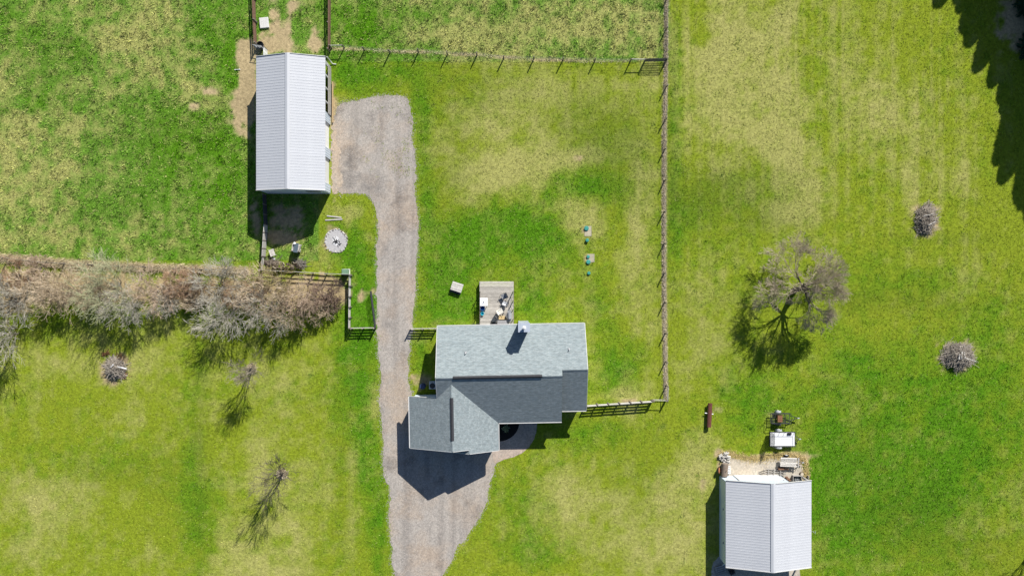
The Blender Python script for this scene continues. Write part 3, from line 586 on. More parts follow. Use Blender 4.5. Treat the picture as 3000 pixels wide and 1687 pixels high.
def build_barn():
    t = thing('barn', 'long pole barn with white ribbed metal roof and open stalls along its side', 'barn')
    xw, xe, xr = -26.62, -19.42, -23.02; y0, y1 = 10.18, 24.03; he, hr = 3.5, 4.72
    metal_roof(t, xw, xe, xr, y0, y1, he, hr, 16)
    ww, we = -26.5, -19.72
    def zt(s): x = ww + s; return he + (hr - he) * (1 - abs(x - xr) / (xe - xr)) - .06
    ribbed_wall(MB(), (ww, y0 + .06), (we, y0 + .06), 0, zt, out=(0, -1)).build('gable_wall', M_WHITE_WALL, t)
    ribbed_wall(MB(), (ww, y1 - .06), (we, y1 - .06), 1.9, zt, out=(0, 1)).build('gable_wall', M_WHITE_WALL, t)
    ribbed_wall(MB(), (ww, y0 + .1), (ww, y1 - .1), 0, he - .04, out=(-1, 0)).build('side_wall', M_WHITE_WALL, t)
    # front: solid bays and two overhead doors
    Y = lambda py: (843.5 - py) / PPM / 1.0
    yb = [V(0, p, 1.6).y for p in (331, 357, 433, 461, 537, 562)]
    yb[5] = y0 + .1
    for a, b in ((yb[1], yb[0]), (yb[3], yb[2]), (yb[5], yb[4])):
        ribbed_wall(MB(), (we, a), (we, b), 0, he - .04, out=(1, 0)).build('side_wall', M_WHITE_WALL, t)
    for a, b in ((yb[2], yb[1]), (yb[4], yb[3])):
        MB().box((we, (a + b) / 2, he - .3), (.06, b - a, .5)).build('door_header', M_WHITE_WALL, t)
        d = MB(); n = 6; L = (he - .56) / n
        for q in range(n): d.box((we - .16, (a + b) / 2, L * (q + .5)), (.05, b - a - .02, L - .02))
        d.build('overhead_door', M_WHITEPL, t)
        for y in (a, b): MB().box((we - .09, y, (he - .5) / 2), (.14, .06, he - .5)).build('door_jamb', M_TRIM, t)
    # open stall bays: posts, half-height board wall, dark wood back wall
    ys = [y1 - .15, V(0, 190, 1.8).y, V(0, 223, 1.8).y, V(0, 260, 1.8).y, V(0, 300, 1.8).y, yb[0]]
    for y in ys[:5]: MB().box((we, y, he / 2 - .03), (.15, .15, he - .06)).build('post', M_TRIM, t)
    for a, b in zip(ys[:-1], ys[1:]):
        for q in range(5): MB().box((we + .10, (a + b) / 2, .16 + .27 * q), (.04, a - b - .02, .24)).build('stall_board', M_GREYWOOD, t)
    MB().box((we - .02, (ys[0] + ys[5]) / 2, he - .22), (.09, ys[0] - ys[5], .3)).build('header_beam', M_BROWNWOOD, t)
    MB().box((xr, yb[0] - .1, 1.6), (6.4, .08, 3.2)).build('inner_wall', M_BROWNWOOD, t)
    MB().box((we + .30, (ys[4] + ys[2]) / 2 - 1.0, .12), (.10, 4.4, .22)).build('sill_plank', mat('new_timber', (.55, .40, .22), (.45, .32, .17)), t)
    MB().box((-21.0, y0 + .0, 2.2), (1.4, .05, 1.2)).build('service_hatch', M_GREYMET, t)
build_barn()

def build_garage():
    t = thing('detached_garage', 'white metal garage with ribbed roof beside the parked trailers', 'garage')
    f = 1.03
    xw = 626 / 1.03 / PPM; xe = 877 / 1.03 / PPM; xr = (xw + xe) / 2; he, hr = 2.5, 3.98
    y1 = -(1407 - 843.5) / 1.03 / PPM; y0 = -(1660 - 843.5) / 1.03 / PPM
    metal_roof(t, xw, xe, xr, y0, y1, he, hr, 11)
    ww, we = xw + .02, 29.1
    def zt(s): x = ww + s; return he + (hr - he) * (1 - abs(x - xr) / (xe - xr)) - .06
    ribbed_wall(MB(), (ww, y1 - .12), (we, y1 - .12), 0, zt, out=(0, 1)).build('gable_wall', M_WHITE_WALL, t)
    ribbed_wall(MB(), (ww, y0 + .15), (we, y0 + .15), 0, zt, out=(0, -1)).build('gable_wall', M_WHITE_WALL, t)
    w = ribbed_wall(MB(), (ww, y0 + .2), (ww, y1 - .17), 0, he - .04, out=(-1, 0)).build('side_wall', M_WHITE_WALL, t)
    ribbed_wall(MB(), (we, y0 + .2), (we, y1 - .17), 0, zt(we - ww), out=(1, 0)).build('side_wall', M_WHITE_WALL, t)
    d = MB()
    for q in range(4): d.box((xr - .6, y1 - .02, .28 + .53 * q), (4.6, .05, .5))
    d.build('overhead_door', M_WHITEPL, t)
    for q in range(5): MB().box((xe - .12, y0 + .2 + (y1 - y0 - .4) * q / 4, he / 2 - .03), (.14, .14, he - .06)).build('post', M_GREYWOOD, t)
    for x in (xr - 2.98, xr + 1.78): MB().box((x, y1 - .025, 1.1), (.12, .06, 2.2)).build('door_jamb', M_TRIM, t)
    for py in (1492, 1590): MB().box((ww - .07, V(0, py, 1.8).y, 1.7), (.06, .16, .2)).build('outlet_box', M_GREYMET, w)
    # small mast antenna on the far eave
    a = V(2384, 1557, 2.6)
    m = MB().tube((xe - .02, a.y, 2.3), (xe + .34, a.y - .05, 2.75), .02, .02, 6).tube((xe + .28, a.y - .18, 2.75), (xe + .34, a.y + .18, 2.75), .018, .018, 6).tube((xe + .16, a.y - .1, 2.62), (xe + .2, a.y + .14, 2.62), .015, .015, 6)
    m.build('antenna', M_GALV, t)
    return t
build_garage()

# ------------------------------------------------------------------ fences and gates
def rot_part(name, mb, material, parent): return mb.build(name, material, parent)
def board_fence(name, label, pts, h=1.05, nb=4, bw=.14, spacing=2.2, bmat=None, pmat=None, group=None, posts=None, phi=.08, side=1, pr=.055, sag=.02):
    bmat = bmat or M_PALEWOOD; pmat = pmat or M_POST
    a = Vector((*pts[0], 0)); t = thing(name, label, 'fence', a, 0, group)
    rg = random.Random(hash_str(label))
    for s_, e_ in zip(pts[:-1], pts[1:]):
        s = Vector((*s_, 0)); e = Vector((*e_, 0)); L = (e - s).length; n = max(1, round(L / spacing)); d = (e - s) / L; nn = Vector((-d.y, d.x, 0)) * side
        for i in range(n + 1):
            q = s + d * (L * i / n) - a
            if i == n and e_ is not pts[-1]: continue
            MB().box((q.x, q.y, (h + phi) / 2), (pr * 2, pr * 2, h + phi), math.atan2(d.y, d.x)).build('post', pmat, t)
            if i == n: continue
            q2 = s + d * (L * (i + 1) / n) - a
            for k in range(nb):
                z = h - bw / 2 - k * (h - .18 - bw) / max(1, nb - 1)
                o = nn * (pr + .022); j0, j1 = rg.uniform(-sag, sag), rg.uniform(-sag, sag)
                ea = d * .004
                MB().beam(q + o + ea + Vector((0, 0, z + j0)), q2 + o - ea + Vector((0, 0, z + j1)), .038, bw).build('board', bmat, t)
    return t
def hash_str(s):
    h = 0
    for c in s: h = (h * 131 + ord(c)) % 1000003
    return h
def wire_fence(name, label, pts, h=1.15, wires=4, brace=()):
    a = Vector((*pts[0], 0)); t = thing(name, label, 'fence', a); rg = random.Random(hash_str(label)); tops = []
    for i, p in enumerate(pts):
        q = Vector((*p, 0)) - a; hh = h * rg.uniform(.95, 1.06); le = Vector((rg.uniform(-.05, .05), rg.uniform(-.05, .05), hh))
        MB().tube(q - Vector((0, 0, .03)), q + le, .075, .065, 8).build('post', M_POST, t); tops.append((q, le))
    for k in range(wires):
        f = .93 - k * .22
        m = MB()
        for (q0, l0), (q1, l1) in zip(tops[:-1], tops[1:]): m.tube(q0 + l0 * f + Vector((.05, 0, 0)), q1 + l1 * f + Vector((.05, 0, 0)), .006, .006, 4)
        m.build('wire', M_WIRE, t)
    for i, j in brace:
        MB().tube(tops[i][0] + tops[i][1] * .85, tops[j][0] + tops[j][1] * .85, .04, .04, 6).build('brace_rail', M_PALEWOOD, t)
    return t
def tube_gate(name, label, p0, p1, h=1.1, nh=6, nv=4, mesh=0, group=None, material=None, r=.022):
    material = material or M_DARKMETAL
    a = Vector((*p0, 0)); e = Vector((*p1, 0)) - a; t = thing(name, label, 'gate', a, 0, group); d = e.normalized(); L = e.length
    s = d * .06; e2 = d * (L - .06)
    for z0 in (.12, h): pass
    for k in range(nh):
        z = .14 + (h - .14) * k / (nh - 1)
        MB().tube(s + Vector((0, 0, z)), e2 + Vector((0, 0, z)), r, r, 6).build('rail', material, t)
    for k in range(nv):
        q = s.lerp(e2, k / (nv - 1)); MB().tube(q + Vector((0, 0, .0 if k in (0, nv - 1) else .14)), q + Vector((0, 0, h + .02)), r * 1.1, r * 1.1, 6).build('upright', material, t)
    if mesh:
        m = MB()
        for k in range(mesh): 
            q = s.lerp(e2, (k + .5) / mesh); m.tube(q + Vector((0, 0, .14)), q + Vector((0, 0, h)), .006, .006, 4)
        for k in range(int(mesh * h / L)):
            z = .14 + (h - .14) * (k + .5) / int(mesh * h / L); m.tube(s + Vector((0, 0, z)), e2 + Vector((0, 0, z)), .006, .006, 4)
        m.build('wire_mesh', material, t)
    return t
wire_fence('wire_fence', 'wire fence on thin posts along the dead grass above the hedgerow', [P(*p) for p in [(-70, 748), (26, 757), (113, 766), (192, 772), (273, 776), (350, 780), (429, 783), (519, 788), (593, 790), (665, 791), (727, 794)]], 1.15)
wire_fence('wire_fence', 'long wire fence dividing the house yard from the open meadow', [P(*p) for p in [(1952, -90), (1952, 0), (1951, 88), (1951, 181), (1950, 257), (1948, 353), (1946, 440), (1946, 530), (1945, 622), (1945, 714), (1945, 800), (1946, 886), (1948, 976), (1949, 1059), (1951, 1128), (1952, 1171)]], 1.15, brace=((14, 15),))
wire_fence('wire_fence', 'wire cross fence with leaning posts running from the barn to the mesh gate', [P(*p) for p in [(972, 142), (1009, 141), (1068, 148), (1143, 155), (1226, 154), (1311, 160), (1397, 164), (1476, 172), (1563, 175), (1649, 177), (1742, 180), (1846, 181), (1887, 182)]], 1.18, brace=((0, 1), (11, 12)))
tube_gate('mesh_gate', 'dark wire mesh gate closing the cross fence at the meadow corner', P(1888, 182), P(1950, 181), 1.2, 6, 3, 40)
tube_gate('tube_gate', 'black tubular gate standing open beside the gravel driveway', P(1103, 961), P(1089, 852), 1.05, 6, 4, 9)
board_fence('board_fence', 'low weathered rail fence in front of the firewood heap above the hedgerow', [P(766, 793), P(860, 798), P(918.6, 801), P(958, 803.6), P(1030, 806)], 1.05, 3, .12, 2.3, M_PALEWOOD)
board_fence('board_fence', 'pale grey board fence between the hedgerow end and the open gate', [P(1031, 807), P(1029, 960)], 1.1, 4, .17, 1.25, M_PALEWOOD, side=-1)
board_fence('board_fence', 'short four board fence panel ending at the driveway beside the open gate', [P(1033, 962), P(1100, 961)], 1.05, 4, .13, 1.3)
board_fence('board_fence', 'short four board fence panel between the driveway and the house wall', [P(1203, 964), P(1279, 963)], .98, 4, .13, 1.45)
board_fence('board_fence', 'pale board fence from the house corner towards the meadow fence', [P(1716, 1184), P(1908, 1171)], 1.1, 4, .15, 1.22, M_PALEWOOD, side=-1)
board_fence('rail_fence', 'two thin pale rails joining the board fence to the meadow corner post', [P(1912, 1171), P(1949, 1172)], 1.0, 2, .06, 1.5)
board_fence('board_fence', 'reddish brown board fence on the trough side of the barn pen', [P(749, -70), P(751, 0), P(756, 134)], 1.25, 4, .19, 2.3, M_BROWNWOOD, side=-1)
board_fence('board_fence', 'reddish brown board fence of the barn pen meeting the wire cross fence', [P(968, -70), P(967.5, 0), P(967, 152)], 1.25, 4, .19, 2.3, M_BROWNWOOD, side=1)
# solid panel wall from the barn's corner
def panel_wall():
    t = thing('panel_fence', 'solid panel fence running from the barn corner out of its shadow', 'fence', V(780, 572))
    a = V(780, 572) - V(780, 572); b = V(784, 660) - V(780, 572); c = V(778, 752) - V(780, 572); e = V(774, 792) - V(780, 572)
    m_d = mat('shade_dark_panel', (.06, .063, .075), (.045, .047, .055), rough=.8)  # barn's deep shadow painted into the colour of the nearest fence panels
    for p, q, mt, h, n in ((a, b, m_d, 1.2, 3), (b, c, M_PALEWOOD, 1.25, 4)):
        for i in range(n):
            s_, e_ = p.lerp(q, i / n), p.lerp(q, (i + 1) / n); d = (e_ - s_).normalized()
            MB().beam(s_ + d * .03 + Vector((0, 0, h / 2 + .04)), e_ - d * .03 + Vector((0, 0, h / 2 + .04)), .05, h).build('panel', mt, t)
            MB().box((s_.x, s_.y, .67), (.09, .09, 1.34)).build('post', M_POST, t)
    for i in range(2):
        MB().beam(c + Vector((0, -.05, 1.05 - .45 * i)), e + Vector((0, 0, 1.05 - .45 * i)), .04, .12).build('rail', M_PALEWOOD, t)
    MB().box((c.x, c.y, .67), (.1, .1, 1.34)).build('post', M_POST, t); MB().box((e.x, e.y, .6), (.1, .1, 1.2)).build('post', M_POST, t)
panel_wall()

# ------------------------------------------------------------------ bare trees, shrubs, conifers
def segs_mesh(name, S, n=3):
    """S: rows of p0(3) p1(3) r0 r1 -> tapered n-sided tubes in one mesh"""
    S = np.array(S); p0, p1, r0, r1 = S[:, :3], S[:, 3:6], S[:, 6], S[:, 7]
    d = p1 - p0; d /= np.linalg.norm(d, axis=1)[:, None] + 1e-9
    up = np.where((np.abs(d[:, 2]) < .9)[:, None], np.array([0, 0, 1.0]), np.array([1.0, 0, 0]))
    s = np.cross(d, up); s /= np.linalg.norm(s, axis=1)[:, None]; u = np.cross(s, d)
    k = len(S); v = np.empty((k, 2 * n, 3))
    for i in range(n):
        a = 2 * math.pi * i / n; o = s * math.cos(a) + u * math.sin(a)
        v[:, i] = p0 + o * r0[:, None]; v[:, n + i] = p1 + o * r1[:, None]
    f = np.array([[i, (i + 1) % n, n + (i + 1) % n, n + i] for i in range(n)])
    F = (np.arange(k)[:, None, None] * 2 * n + f[None]).reshape(-1, 4)
    return np_mesh(name, v.reshape(-1, 3), F)
def grow(out, p, d, L, r, depth, rg, spread, up, nchild, taper=.6, wob=.25, nseg=3, rmin=.008):
    step = L / nseg; r_ = r
    for i in range(nseg):
        d = (d + Vector((rg.gauss(0, wob), rg.gauss(0, wob), rg.gauss(0, wob * .6) + up)) * .5).normalized()
        q = p + d * step; r2 = max(rmin, r_ * (1 - (1 - taper) / nseg))
        if q.z < .05: q.z = .05
        out.append((p.x, p.y, p.z, q.x, q.y, q.z, r_, r2, depth)); p = q; r_ = r2
        if depth > 0 and (i > 0 or nseg == 1):
            for _ in range(nchild if i == nseg - 1 else max(1, nchild - 2)):
                ax = Vector((rg.gauss(0, 1), rg.gauss(0, 1), rg.gauss(0, .7)))
                ax = (ax - d * ax.dot(d)).normalized()
                nd = (d * math.cos(spread) + ax * math.sin(spread) * rg.uniform(.7, 1.3)).normalized()
                grow(out, p, nd, L * rg.uniform(.55, .8), max(rmin, r_ * rg.uniform(.5, .72)), depth - 1, rg, spread, up, nchild, taper, wob, nseg, rmin)
def twig_mat(name, c): return mat(name, c, tuple(q * .6 for q in c), rough=.95, scale=1.5, var=.8)
def plant(name, label, cat, base, segs, trunk_depth, m_trunk, m_twig, group=None):
    t = thing(name, label, cat, (base[0], base[1], 0), 0, group)
    A = [s[:8] for s in segs if s[8] >= trunk_depth]; B = [s[:8] for s in segs if s[8] < trunk_depth]
    me = segs_mesh('trunk', A, 6); me.materials.append(m_trunk); link('trunk', me, t)
    me = segs_mesh('crown', B, 3); me.materials.append(m_twig); link('crown', me, t)
    return t
# the large bare tree in the meadow
def big_tree():
    rg = random.Random(5); S = []
    p = Vector((0, 0, -.05)); S.append((0, 0, -.05, .06, .1, 1.2, .36, .28, 9)); S.append((.06, .1, 1.2, .15, .25, 2.3, .28, .25, 9)); q = Vector((.15, .25, 2.3))
    for i in range(13):
        a = 2 * math.pi * i / 13 + rg.uniform(-.25, .25); el = rg.uniform(.1, .6) if i % 3 else 1.1
        d = Vector((math.cos(a) * math.cos(el), math.sin(a) * math.cos(el), math.sin(el)))
        grow(S, q, d, rg.uniform(1.6, 2.0), rg.uniform(.07, .105), 5, rg, .46, .03, 3, .62, .17, 3, .0085)
    plant('bare_tree', 'large leafless tree with wide grey crown standing in the meadow', 'tree', P(2326, 850), S, 5, M_BARK_D, twig_mat('grey_twigs', (.46, .39, .28)))
    return len(S)
big_tree()
def thin_tree(px, py, h, seed, label, color, wide=.45, group=None, depth=4):
    rg = random.Random(seed); S = []
    for i in range(4):
        a = rg.uniform(0, 6.28); el = rg.uniform(1.25, 1.5)
        d = Vector((math.cos(a) * math.cos(el), math.sin(a) * math.cos(el), math.sin(el)))
        grow(S, Vector((rg.uniform(-.1, .1), rg.uniform(-.1, .1), -.03)), d, h * .335, .065, depth, rg, wide * .85, .10, 3, .6, .11, 3, .009)
    t = plant('bare_tree', label, 'tree', P(px, py), S, depth, M_BARK_D, twig_mat(label, color), group)
    # pale tuft of dead grass around the foot
    n = 420; x = NR.normal(0, .22, n); y = NR.normal(0, .22, n)
    v, f, c = blades(x, y, np.array([[.58, .50, .36]]) * NR.uniform(.7, 1.2, (n, 1)), np.full(n, .4), np.full(n, .014), 2.6, .6, seed)
    me = np_mesh('dead_grass_tuft', v, f, c); me.materials.append(M_GRASS); link('dead_grass_tuft', me, t)
thin_tree(738, 1078, 5.7, 31, 'slim leafless young tree with pale twigs nearest the hedgerow on the lawn', (.42, .36, .28), .52)
thin_tree(829, 1386, 6.1, 32, 'slim leafless young tree with dark twigs alone on the lawn by the driveway', (.17, .14, .12), .5)
thin_tree(3020, 1606, 4.6, 33, 'leafless young tree at the meadow edge below the brush piles', (.2, .17, .14), .55)
M_SHRUB = mat('shrub_stems', (.30, .25, .20), (.18, .15, .12), rough=.95, scale=6)
def shrub(px, py, r, h, color, seed, label, group, dens=1.0, depth=3):
    r *= .88; h *= 1.12; rg = random.Random(seed); S = []; n = int((9 + 5 * r) * dens)
    for i in range(n):
        a = rg.uniform(0, 6.28); tl = rg.random() ** .6; el = 1.45 - tl * math.atan2(r, h * .75) * 1.05
        rr = rg.uniform(0, r * .4); d = Vector((math.cos(a) * math.cos(el), math.sin(a) * math.cos(el), math.sin(el)))
        grow(S, Vector((math.cos(a) * rr, math.sin(a) * rr, -.03)), d, h * rg.uniform(.36, .5), rg.uniform(.028, .042), depth, rg, .55, .02, 3, .6, .26, 3, .012)
    return plant('bare_shrub', label, 'shrub', P(px, py), S, depth, M_SHRUB, twig_mat('twigs_%d' % int(sum(color) * 1000 + color[2] * 100000), color), group)
TAN = (.66, .53, .37); GREY = (.56, .52, .43); GRN = (.50, .51, .30); RED = (.50, .33, .21); DARK = (.26, .18, .14); PINK = (.68, .52, .38)
G = 'bare shrubs in the hedgerow'
L_END = 'leafless grey shrub at the hedgerow end farthest from the driveway'; L_TANW = 'leafless tan shrub between the grey end shrubs and the olive twigged shrub'; L_RUST = 'low rusty brown shrub between the pinkish shrub and the broad grey one'
SH = [(-25, 900, 2.2, 3.8, GREY, L_END), (55, 880, 2.3, 3.6, GREY, L_END), (45, 965, 1.9, 4.2, GREY, 'grey leafless shrub spilling onto the lawn at the hedgerow end farthest from the driveway'),
      (150, 855, 2.0, 3.0, TAN, L_TANW), (215, 850, 2.1, 3.2, TAN, L_TANW), (60, 800, 1.6, 1.8, RED, 'low rusty brown shrub under the wire fence behind the grey end shrubs'), (130, 790, 1.3, 1.5, PINK, 'low pinkish tan shrub touching the strip of dead grass'),
      (355, 850, 2.6, 4.1, GRN, 'broad leafless shrub with olive green twigs, the tallest of the hedgerow'), (395, 890, 1.6, 3.6, GREY, 'grey leafless shrub pressed against the lawn side of the olive twigged shrub'), (285, 830, 1.4, 2.2, TAN, 'small tan shrub between the olive twigged shrub and the wire fence'),
      (475, 850, 1.9, 3.0, PINK, 'pinkish tan shrub next to the olive twigged shrub on its driveway side'), (535, 830, 1.6, 2.0, RED, L_RUST), (580, 835, 1.4, 2.2, RED, L_RUST), (500, 890, 1.2, 2.2, GREY, 'small grey shrub at the lawn edge in front of the pinkish shrub'),
      (650, 840, 2.1, 3.3, GREY, 'broad grey leafless shrub directly behind the shrub standing forward on the lawn'), (665, 925, 1.5, 4.0, GREY, 'grey leafless shrub standing forward of the hedgerow onto the lawn'), (725, 850, 1.9, 2.6, RED, 'rusty brown shrub below the end of the panel fence'),
      (775, 850, 2.0, 3.0, TAN, 'tan leafless shrub below the heap of firewood logs'), (820, 830, 1.7, 2.4, (.52, .43, .22), 'leafless shrub with yellowish twigs behind the low rail fence'), (790, 905, 1.9, 3.2, GREY, 'grey leafless shrub at the lawn edge in front of the firewood heap'),
      (860, 900, 1.9, 3.1, TAN, 'tan leafless shrub at the lawn edge in front of the wide pinkish one'), (900, 860, 2.0, 2.9, PINK, 'wide pinkish tan shrub beside the dark shrub at the board fence'), (965, 862, 1.5, 1.9, DARK, 'low dark reddish brown shrub at the hedgerow end by the pale board fence'),
      (975, 890, 1.0, 1.3, DARK, 'small dark brown bramble clump just inside the pale board fence'), (940, 905, 1.2, 1.8, TAN, 'small tan shrub at the lawn edge beside the dark bramble clump'), (590, 880, 1.3, 2.0, TAN, 'small tan shrub at the lawn edge in front of the rusty brown shrubs'), (300, 870, 1.3, 2.4, TAN, 'small tan shrub at the lawn edge beside the olive twigged shrub')]
for i, (px, py, r, h, c, lb) in enumerate(SH): shrub(px, py, r, h, c, 100 + i, lb, G)

M_NEEDLE = mat('conifer_needles', (.035, .085, .032), (.018, .05, .02), rough=.85, scale=3, var=.9)
def conifer_mesh(h, r, n, seed):
    rg = np.random.default_rng(seed); t = rg.random(n) ** .75; z = h * (.06 + .93 * t)
    lvl = np.floor(t * 15) / 15; rad = r * (1 - t) ** .8 * (.75 + .5 * rg.random(n)) * (.55 + .45 * np.sqrt(rg.random(n))) + .06
    a = rg.uniform(0, 6.283, n); a = a + .25 * np.sin(a * 7 + lvl * 40)
    x, y = rad * np.cos(a), rad * np.sin(a); z = z - .22 * rad
    s = .46 * (.6 + .8 * rg.random(n)); b = a + rg.normal(0, .5, n); dr = rg.uniform(-.7, .1, n)
    dx, dy, dz = np.cos(b) * s, np.sin(b) * s, dr * s; sx, sy = -np.sin(b) * s * .33, np.cos(b) * s * .33
    v = np.empty((n, 4, 3)); v[:, 0] = np.stack([x - dx, y - dy, z - dz * .3], 1); v[:, 1] = np.stack([x + sx, y + sy, z + .04], 1); v[:, 2] = np.stack([x + dx, y + dy, z + dz], 1); v[:, 3] = np.stack([x - sx, y - sy, z + .04], 1)
    v[:, :, 2] = np.maximum(v[:, :, 2], .1)
    return np_mesh('foliage', v.reshape(-1, 3), np.arange(4 * n).reshape(-1, 4))
def conifer_limbs(h, r, seed):
    rg = random.Random(seed); S = [(0, 0, -.05, 0, 0, h * .96, .02 * h, .02)]
    for i in range(70):
        t = rg.random() ** .8; z = h * (.07 + .85 * t); a = rg.uniform(0, 6.28); L = r * (1 - t) ** .8 * .8
        S.append((0, 0, z, math.cos(a) * L, math.sin(a) * L, max(.15, z - .25 * L), .035, .012))
    return segs_mesh('trunk', S, 5)
fo = conifer_mesh(13.5, 3.6, 13000, 3); fo.materials.append(M_NEEDLE); tr = conifer_limbs(13.5, 3.1, 3); tr.materials.append(M_BARK_D)
rgc = random.Random(12); K = 0
def conifer(px, py, s, label, group):
    t = thing('conifer_tree', label, 'tree', (*P(px, py), 0), rgc.uniform(0, 6.28), group); o1 = link('foliage', fo, t); o2 = link('trunk', tr, t); t.scale = (s, s, s * rgc.uniform(.95, 1.05))
LC = 'tall dark green conifer in the row shading the meadow corner'
edge_line = [(2950, -560), (2984, -420), (3044, -270), (3089, -195), (3109, -120), (3144, -50), (3158, 5), (3194, 50), (3206, 130), (3235, 190)]
row = []
for (ax, ay), (bx, by) in zip(edge_line[:-1], edge_line[1:]):
    nn_ = max(1, round(math.hypot(bx - ax, by - ay) / 48))
    for q in range(nn_): row += [(ax + (bx - ax) * q / nn_, ay + (by - ay) * q / nn_)]
row += [(3150, 85), (3172, 135), (3195, 190), (3225, 235)]
row += [(x + 62 + rgc.uniform(-10, 10), y - 10 + rgc.uniform(-10, 10)) for x, y in row[::2]] + [(x + 130, y - 25) for x, y in row[1::2]]
for px, py in row: conifer(px + rgc.uniform(-24, 18), py + rgc.uniform(-24, 24), rgc.uniform(.76, 1.08), LC, 'tall conifers at the meadow corner')
LC2 = 'young conifer on bare ground under the tall conifer row'
for px, py, s in ((3012, 18, .40), (3022, 140, .42), (3075, 70, .5), (3080, 215, .45), (3110, -60, .5)): conifer(px, py, s, LC2, 'young conifers under the tall row')

# ------------------------------------------------------------------ brush piles
def brush_pile(px, py, rx, ry, h, n, seed, label, color, logs, orange=False):
    rg = random.Random(seed); S = []
    for i in range(n):
        a = rg.uniform(0, 6.28); q = rg.random() ** .5 * (1 + .16 * math.sin(2 * a + seed) + .12 * math.sin(5 * a + 2 * seed)); x, y = rx * q * math.cos(a), ry * q * math.sin(a); z = h * max(0, 1 - q * q) * rg.uniform(.3, 1.1) + .06
        L = rg.uniform(.35, .95) if i % 9 else rg.uniform(1.0, 1.9); th = rg.uniform(0, 6.28); el = rg.gauss(0, .32)
        d = Vector((math.cos(th) * math.cos(el), math.sin(th) * math.cos(el), math.sin(el))) * L / 2; c = Vector((x, y, z)); A, B = c - d, c + d
        A.z = max(A.z, .03); B.z = max(B.z, .03); rr = rg.uniform(.010, .026); S.append((*A, *B, rr, rr * .6))
    t = thing('brush_pile', label, 'brush pile', (*P(px, py), 0)); me = segs_mesh('sticks', S, 4); me.materials.append(twig_mat('sticks' + label[:12], color)); o = link('sticks', me, t); o['kind'] = 'stuff'
    for (x, y, th, L, r) in logs:
        d = Vector((math.cos(th), math.sin(th), rg.uniform(-.1, .1))) * L / 2; c = Vector((x, y, h * .9))
        MB().tube(c - d, c + d, r, r * .85, 8).build('branch_log', M_GREYLOG, t)
    mb = MB().lathe([(rx * .86, 0), (rx * .7, h * .35), (rx * .35, h * .62), (.1, h * .7)], (0, 0, .01), 14)
    mb.v = [(x, y * ry / rx, z) for x, y, z in mb.v]; mb.build('heap_core', mat('twig_litter', (.16, .125, .10), (.06, .05, .04), rough=1, scale=9, bump=.8), t)
    return t
brush_pile(2711, 640, 1.05, 1.75, .9, 620, 51, 'oval brush pile of pale grass and sticks, the farther from the trailers', (.46, .40, .33), [(-.1, .3, .2, 1.0, .05), (.3, -.6, .5, .9, .04)])
brush_pile(2806, 1041, 1.6, 1.6, 1.0, 800, 52, 'round brush pile topped with stubby logs and a pale forked branch', (.42, .37, .31), [(-.1, .1, 1.5, .8, .1), (.2, .12, 1.6, .7, .09), (.8, -.35, -.35, 1.3, .05), (.4, -.2, -.7, .7, .045), (-.35, -.05, 1.4, .6, .08)])
bp = brush_pile(341, 1077, 1.05, 1.15, .8, 620, 53, 'round brush pile with two white boards and orange leaves below the hedgerow', (.34, .285, .26), [])
for a, b in (((-.25, .1, .78), (.1, .45, .84)), ((.4, .2, .66), (1.3, -.05, .42))): MB().beam(a, b, .13, .04).build('white_board', M_WHITEPL, bp)
def leaves(cx, cy, s, n, seed):
    rg = np.random.default_rng(seed); x, y = rg.normal(cx, s, n), rg.normal(cy, s, n); v, f, c = blades(x, y, np.array([[.24, .13, .06]]) * rg.uniform(.6, 1.3, (n, 1)), np.full(n, .16), np.full(n, .05), 1, 1.1, seed, 2, .06)
    me = np_mesh('dead_leaves', v, f, c); me.materials.append(M_GRASS); o = link('dead_leaves', me, bp); o['kind'] = 'stuff'
leaves(-1.35, 1.45, .12, 40, 61); leaves(.75, -.75, .25, 90, 62); leaves(.2, 1.05, .3, 50, 63); leaves(-.95, 1.55, .12, 30, 64)

# ------------------------------------------------------------------ objects by the barn
def fire_pit():
    t = thing('fire_pit', 'round grey gravel fire pit with ashes and charred sticks near the barn', 'fire pit', V(985, 706))
    pts = [(1.22 * (1 + .05 * math.sin(3 * a)) * math.cos(a), 1.32 * (1 + .06 * math.cos(2 * a + 1)) * math.sin(a)) for a in np.linspace(0, 2 * math.pi, 40)[:-1]]
    MB().slab([(x, y, .03) for x, y in pts], .028).build('gravel_ring', mat('pit_gravel', (.56, .54, .53), (.36, .35, .35), scale=9, var=.6, bump=.5), t)
    MB().slab([(x * .3 - .02, y * .42, .05) for x, y in pts], .018).build('ash', mat('white_ash', (.74, .73, .72), (.42, .42, .43), scale=6, var=.7), t)
    rg = random.Random(4)
    for i in range(16):
        a = rg.uniform(0, 6.28); r = rg.uniform(0, .55); th = rg.uniform(0, 6.28); L = rg.uniform(.1, .3); c = Vector((r * math.cos(a), r * math.sin(a) * 1.1 - .1, .075)); d = Vector((math.cos(th), math.sin(th), .05)) * L
        MB().tube(c - d, c + d, .026, .02, 6).build('charred_stick', M_BLACK, t)
    for i in range(26):
        a = 2.3 * math.pi * i / 26 + .2; r = 1.18 + rg.uniform(-.08, .08)
        MB().lathe([(.05, 0), (.09, .04), (.06, .09)], (r * math.cos(a), r * 1.07 * math.sin(a), .0), 6).build('stone', M_GREYLOG if i % 3 else M_LOGBARK, t)
fire_pit()
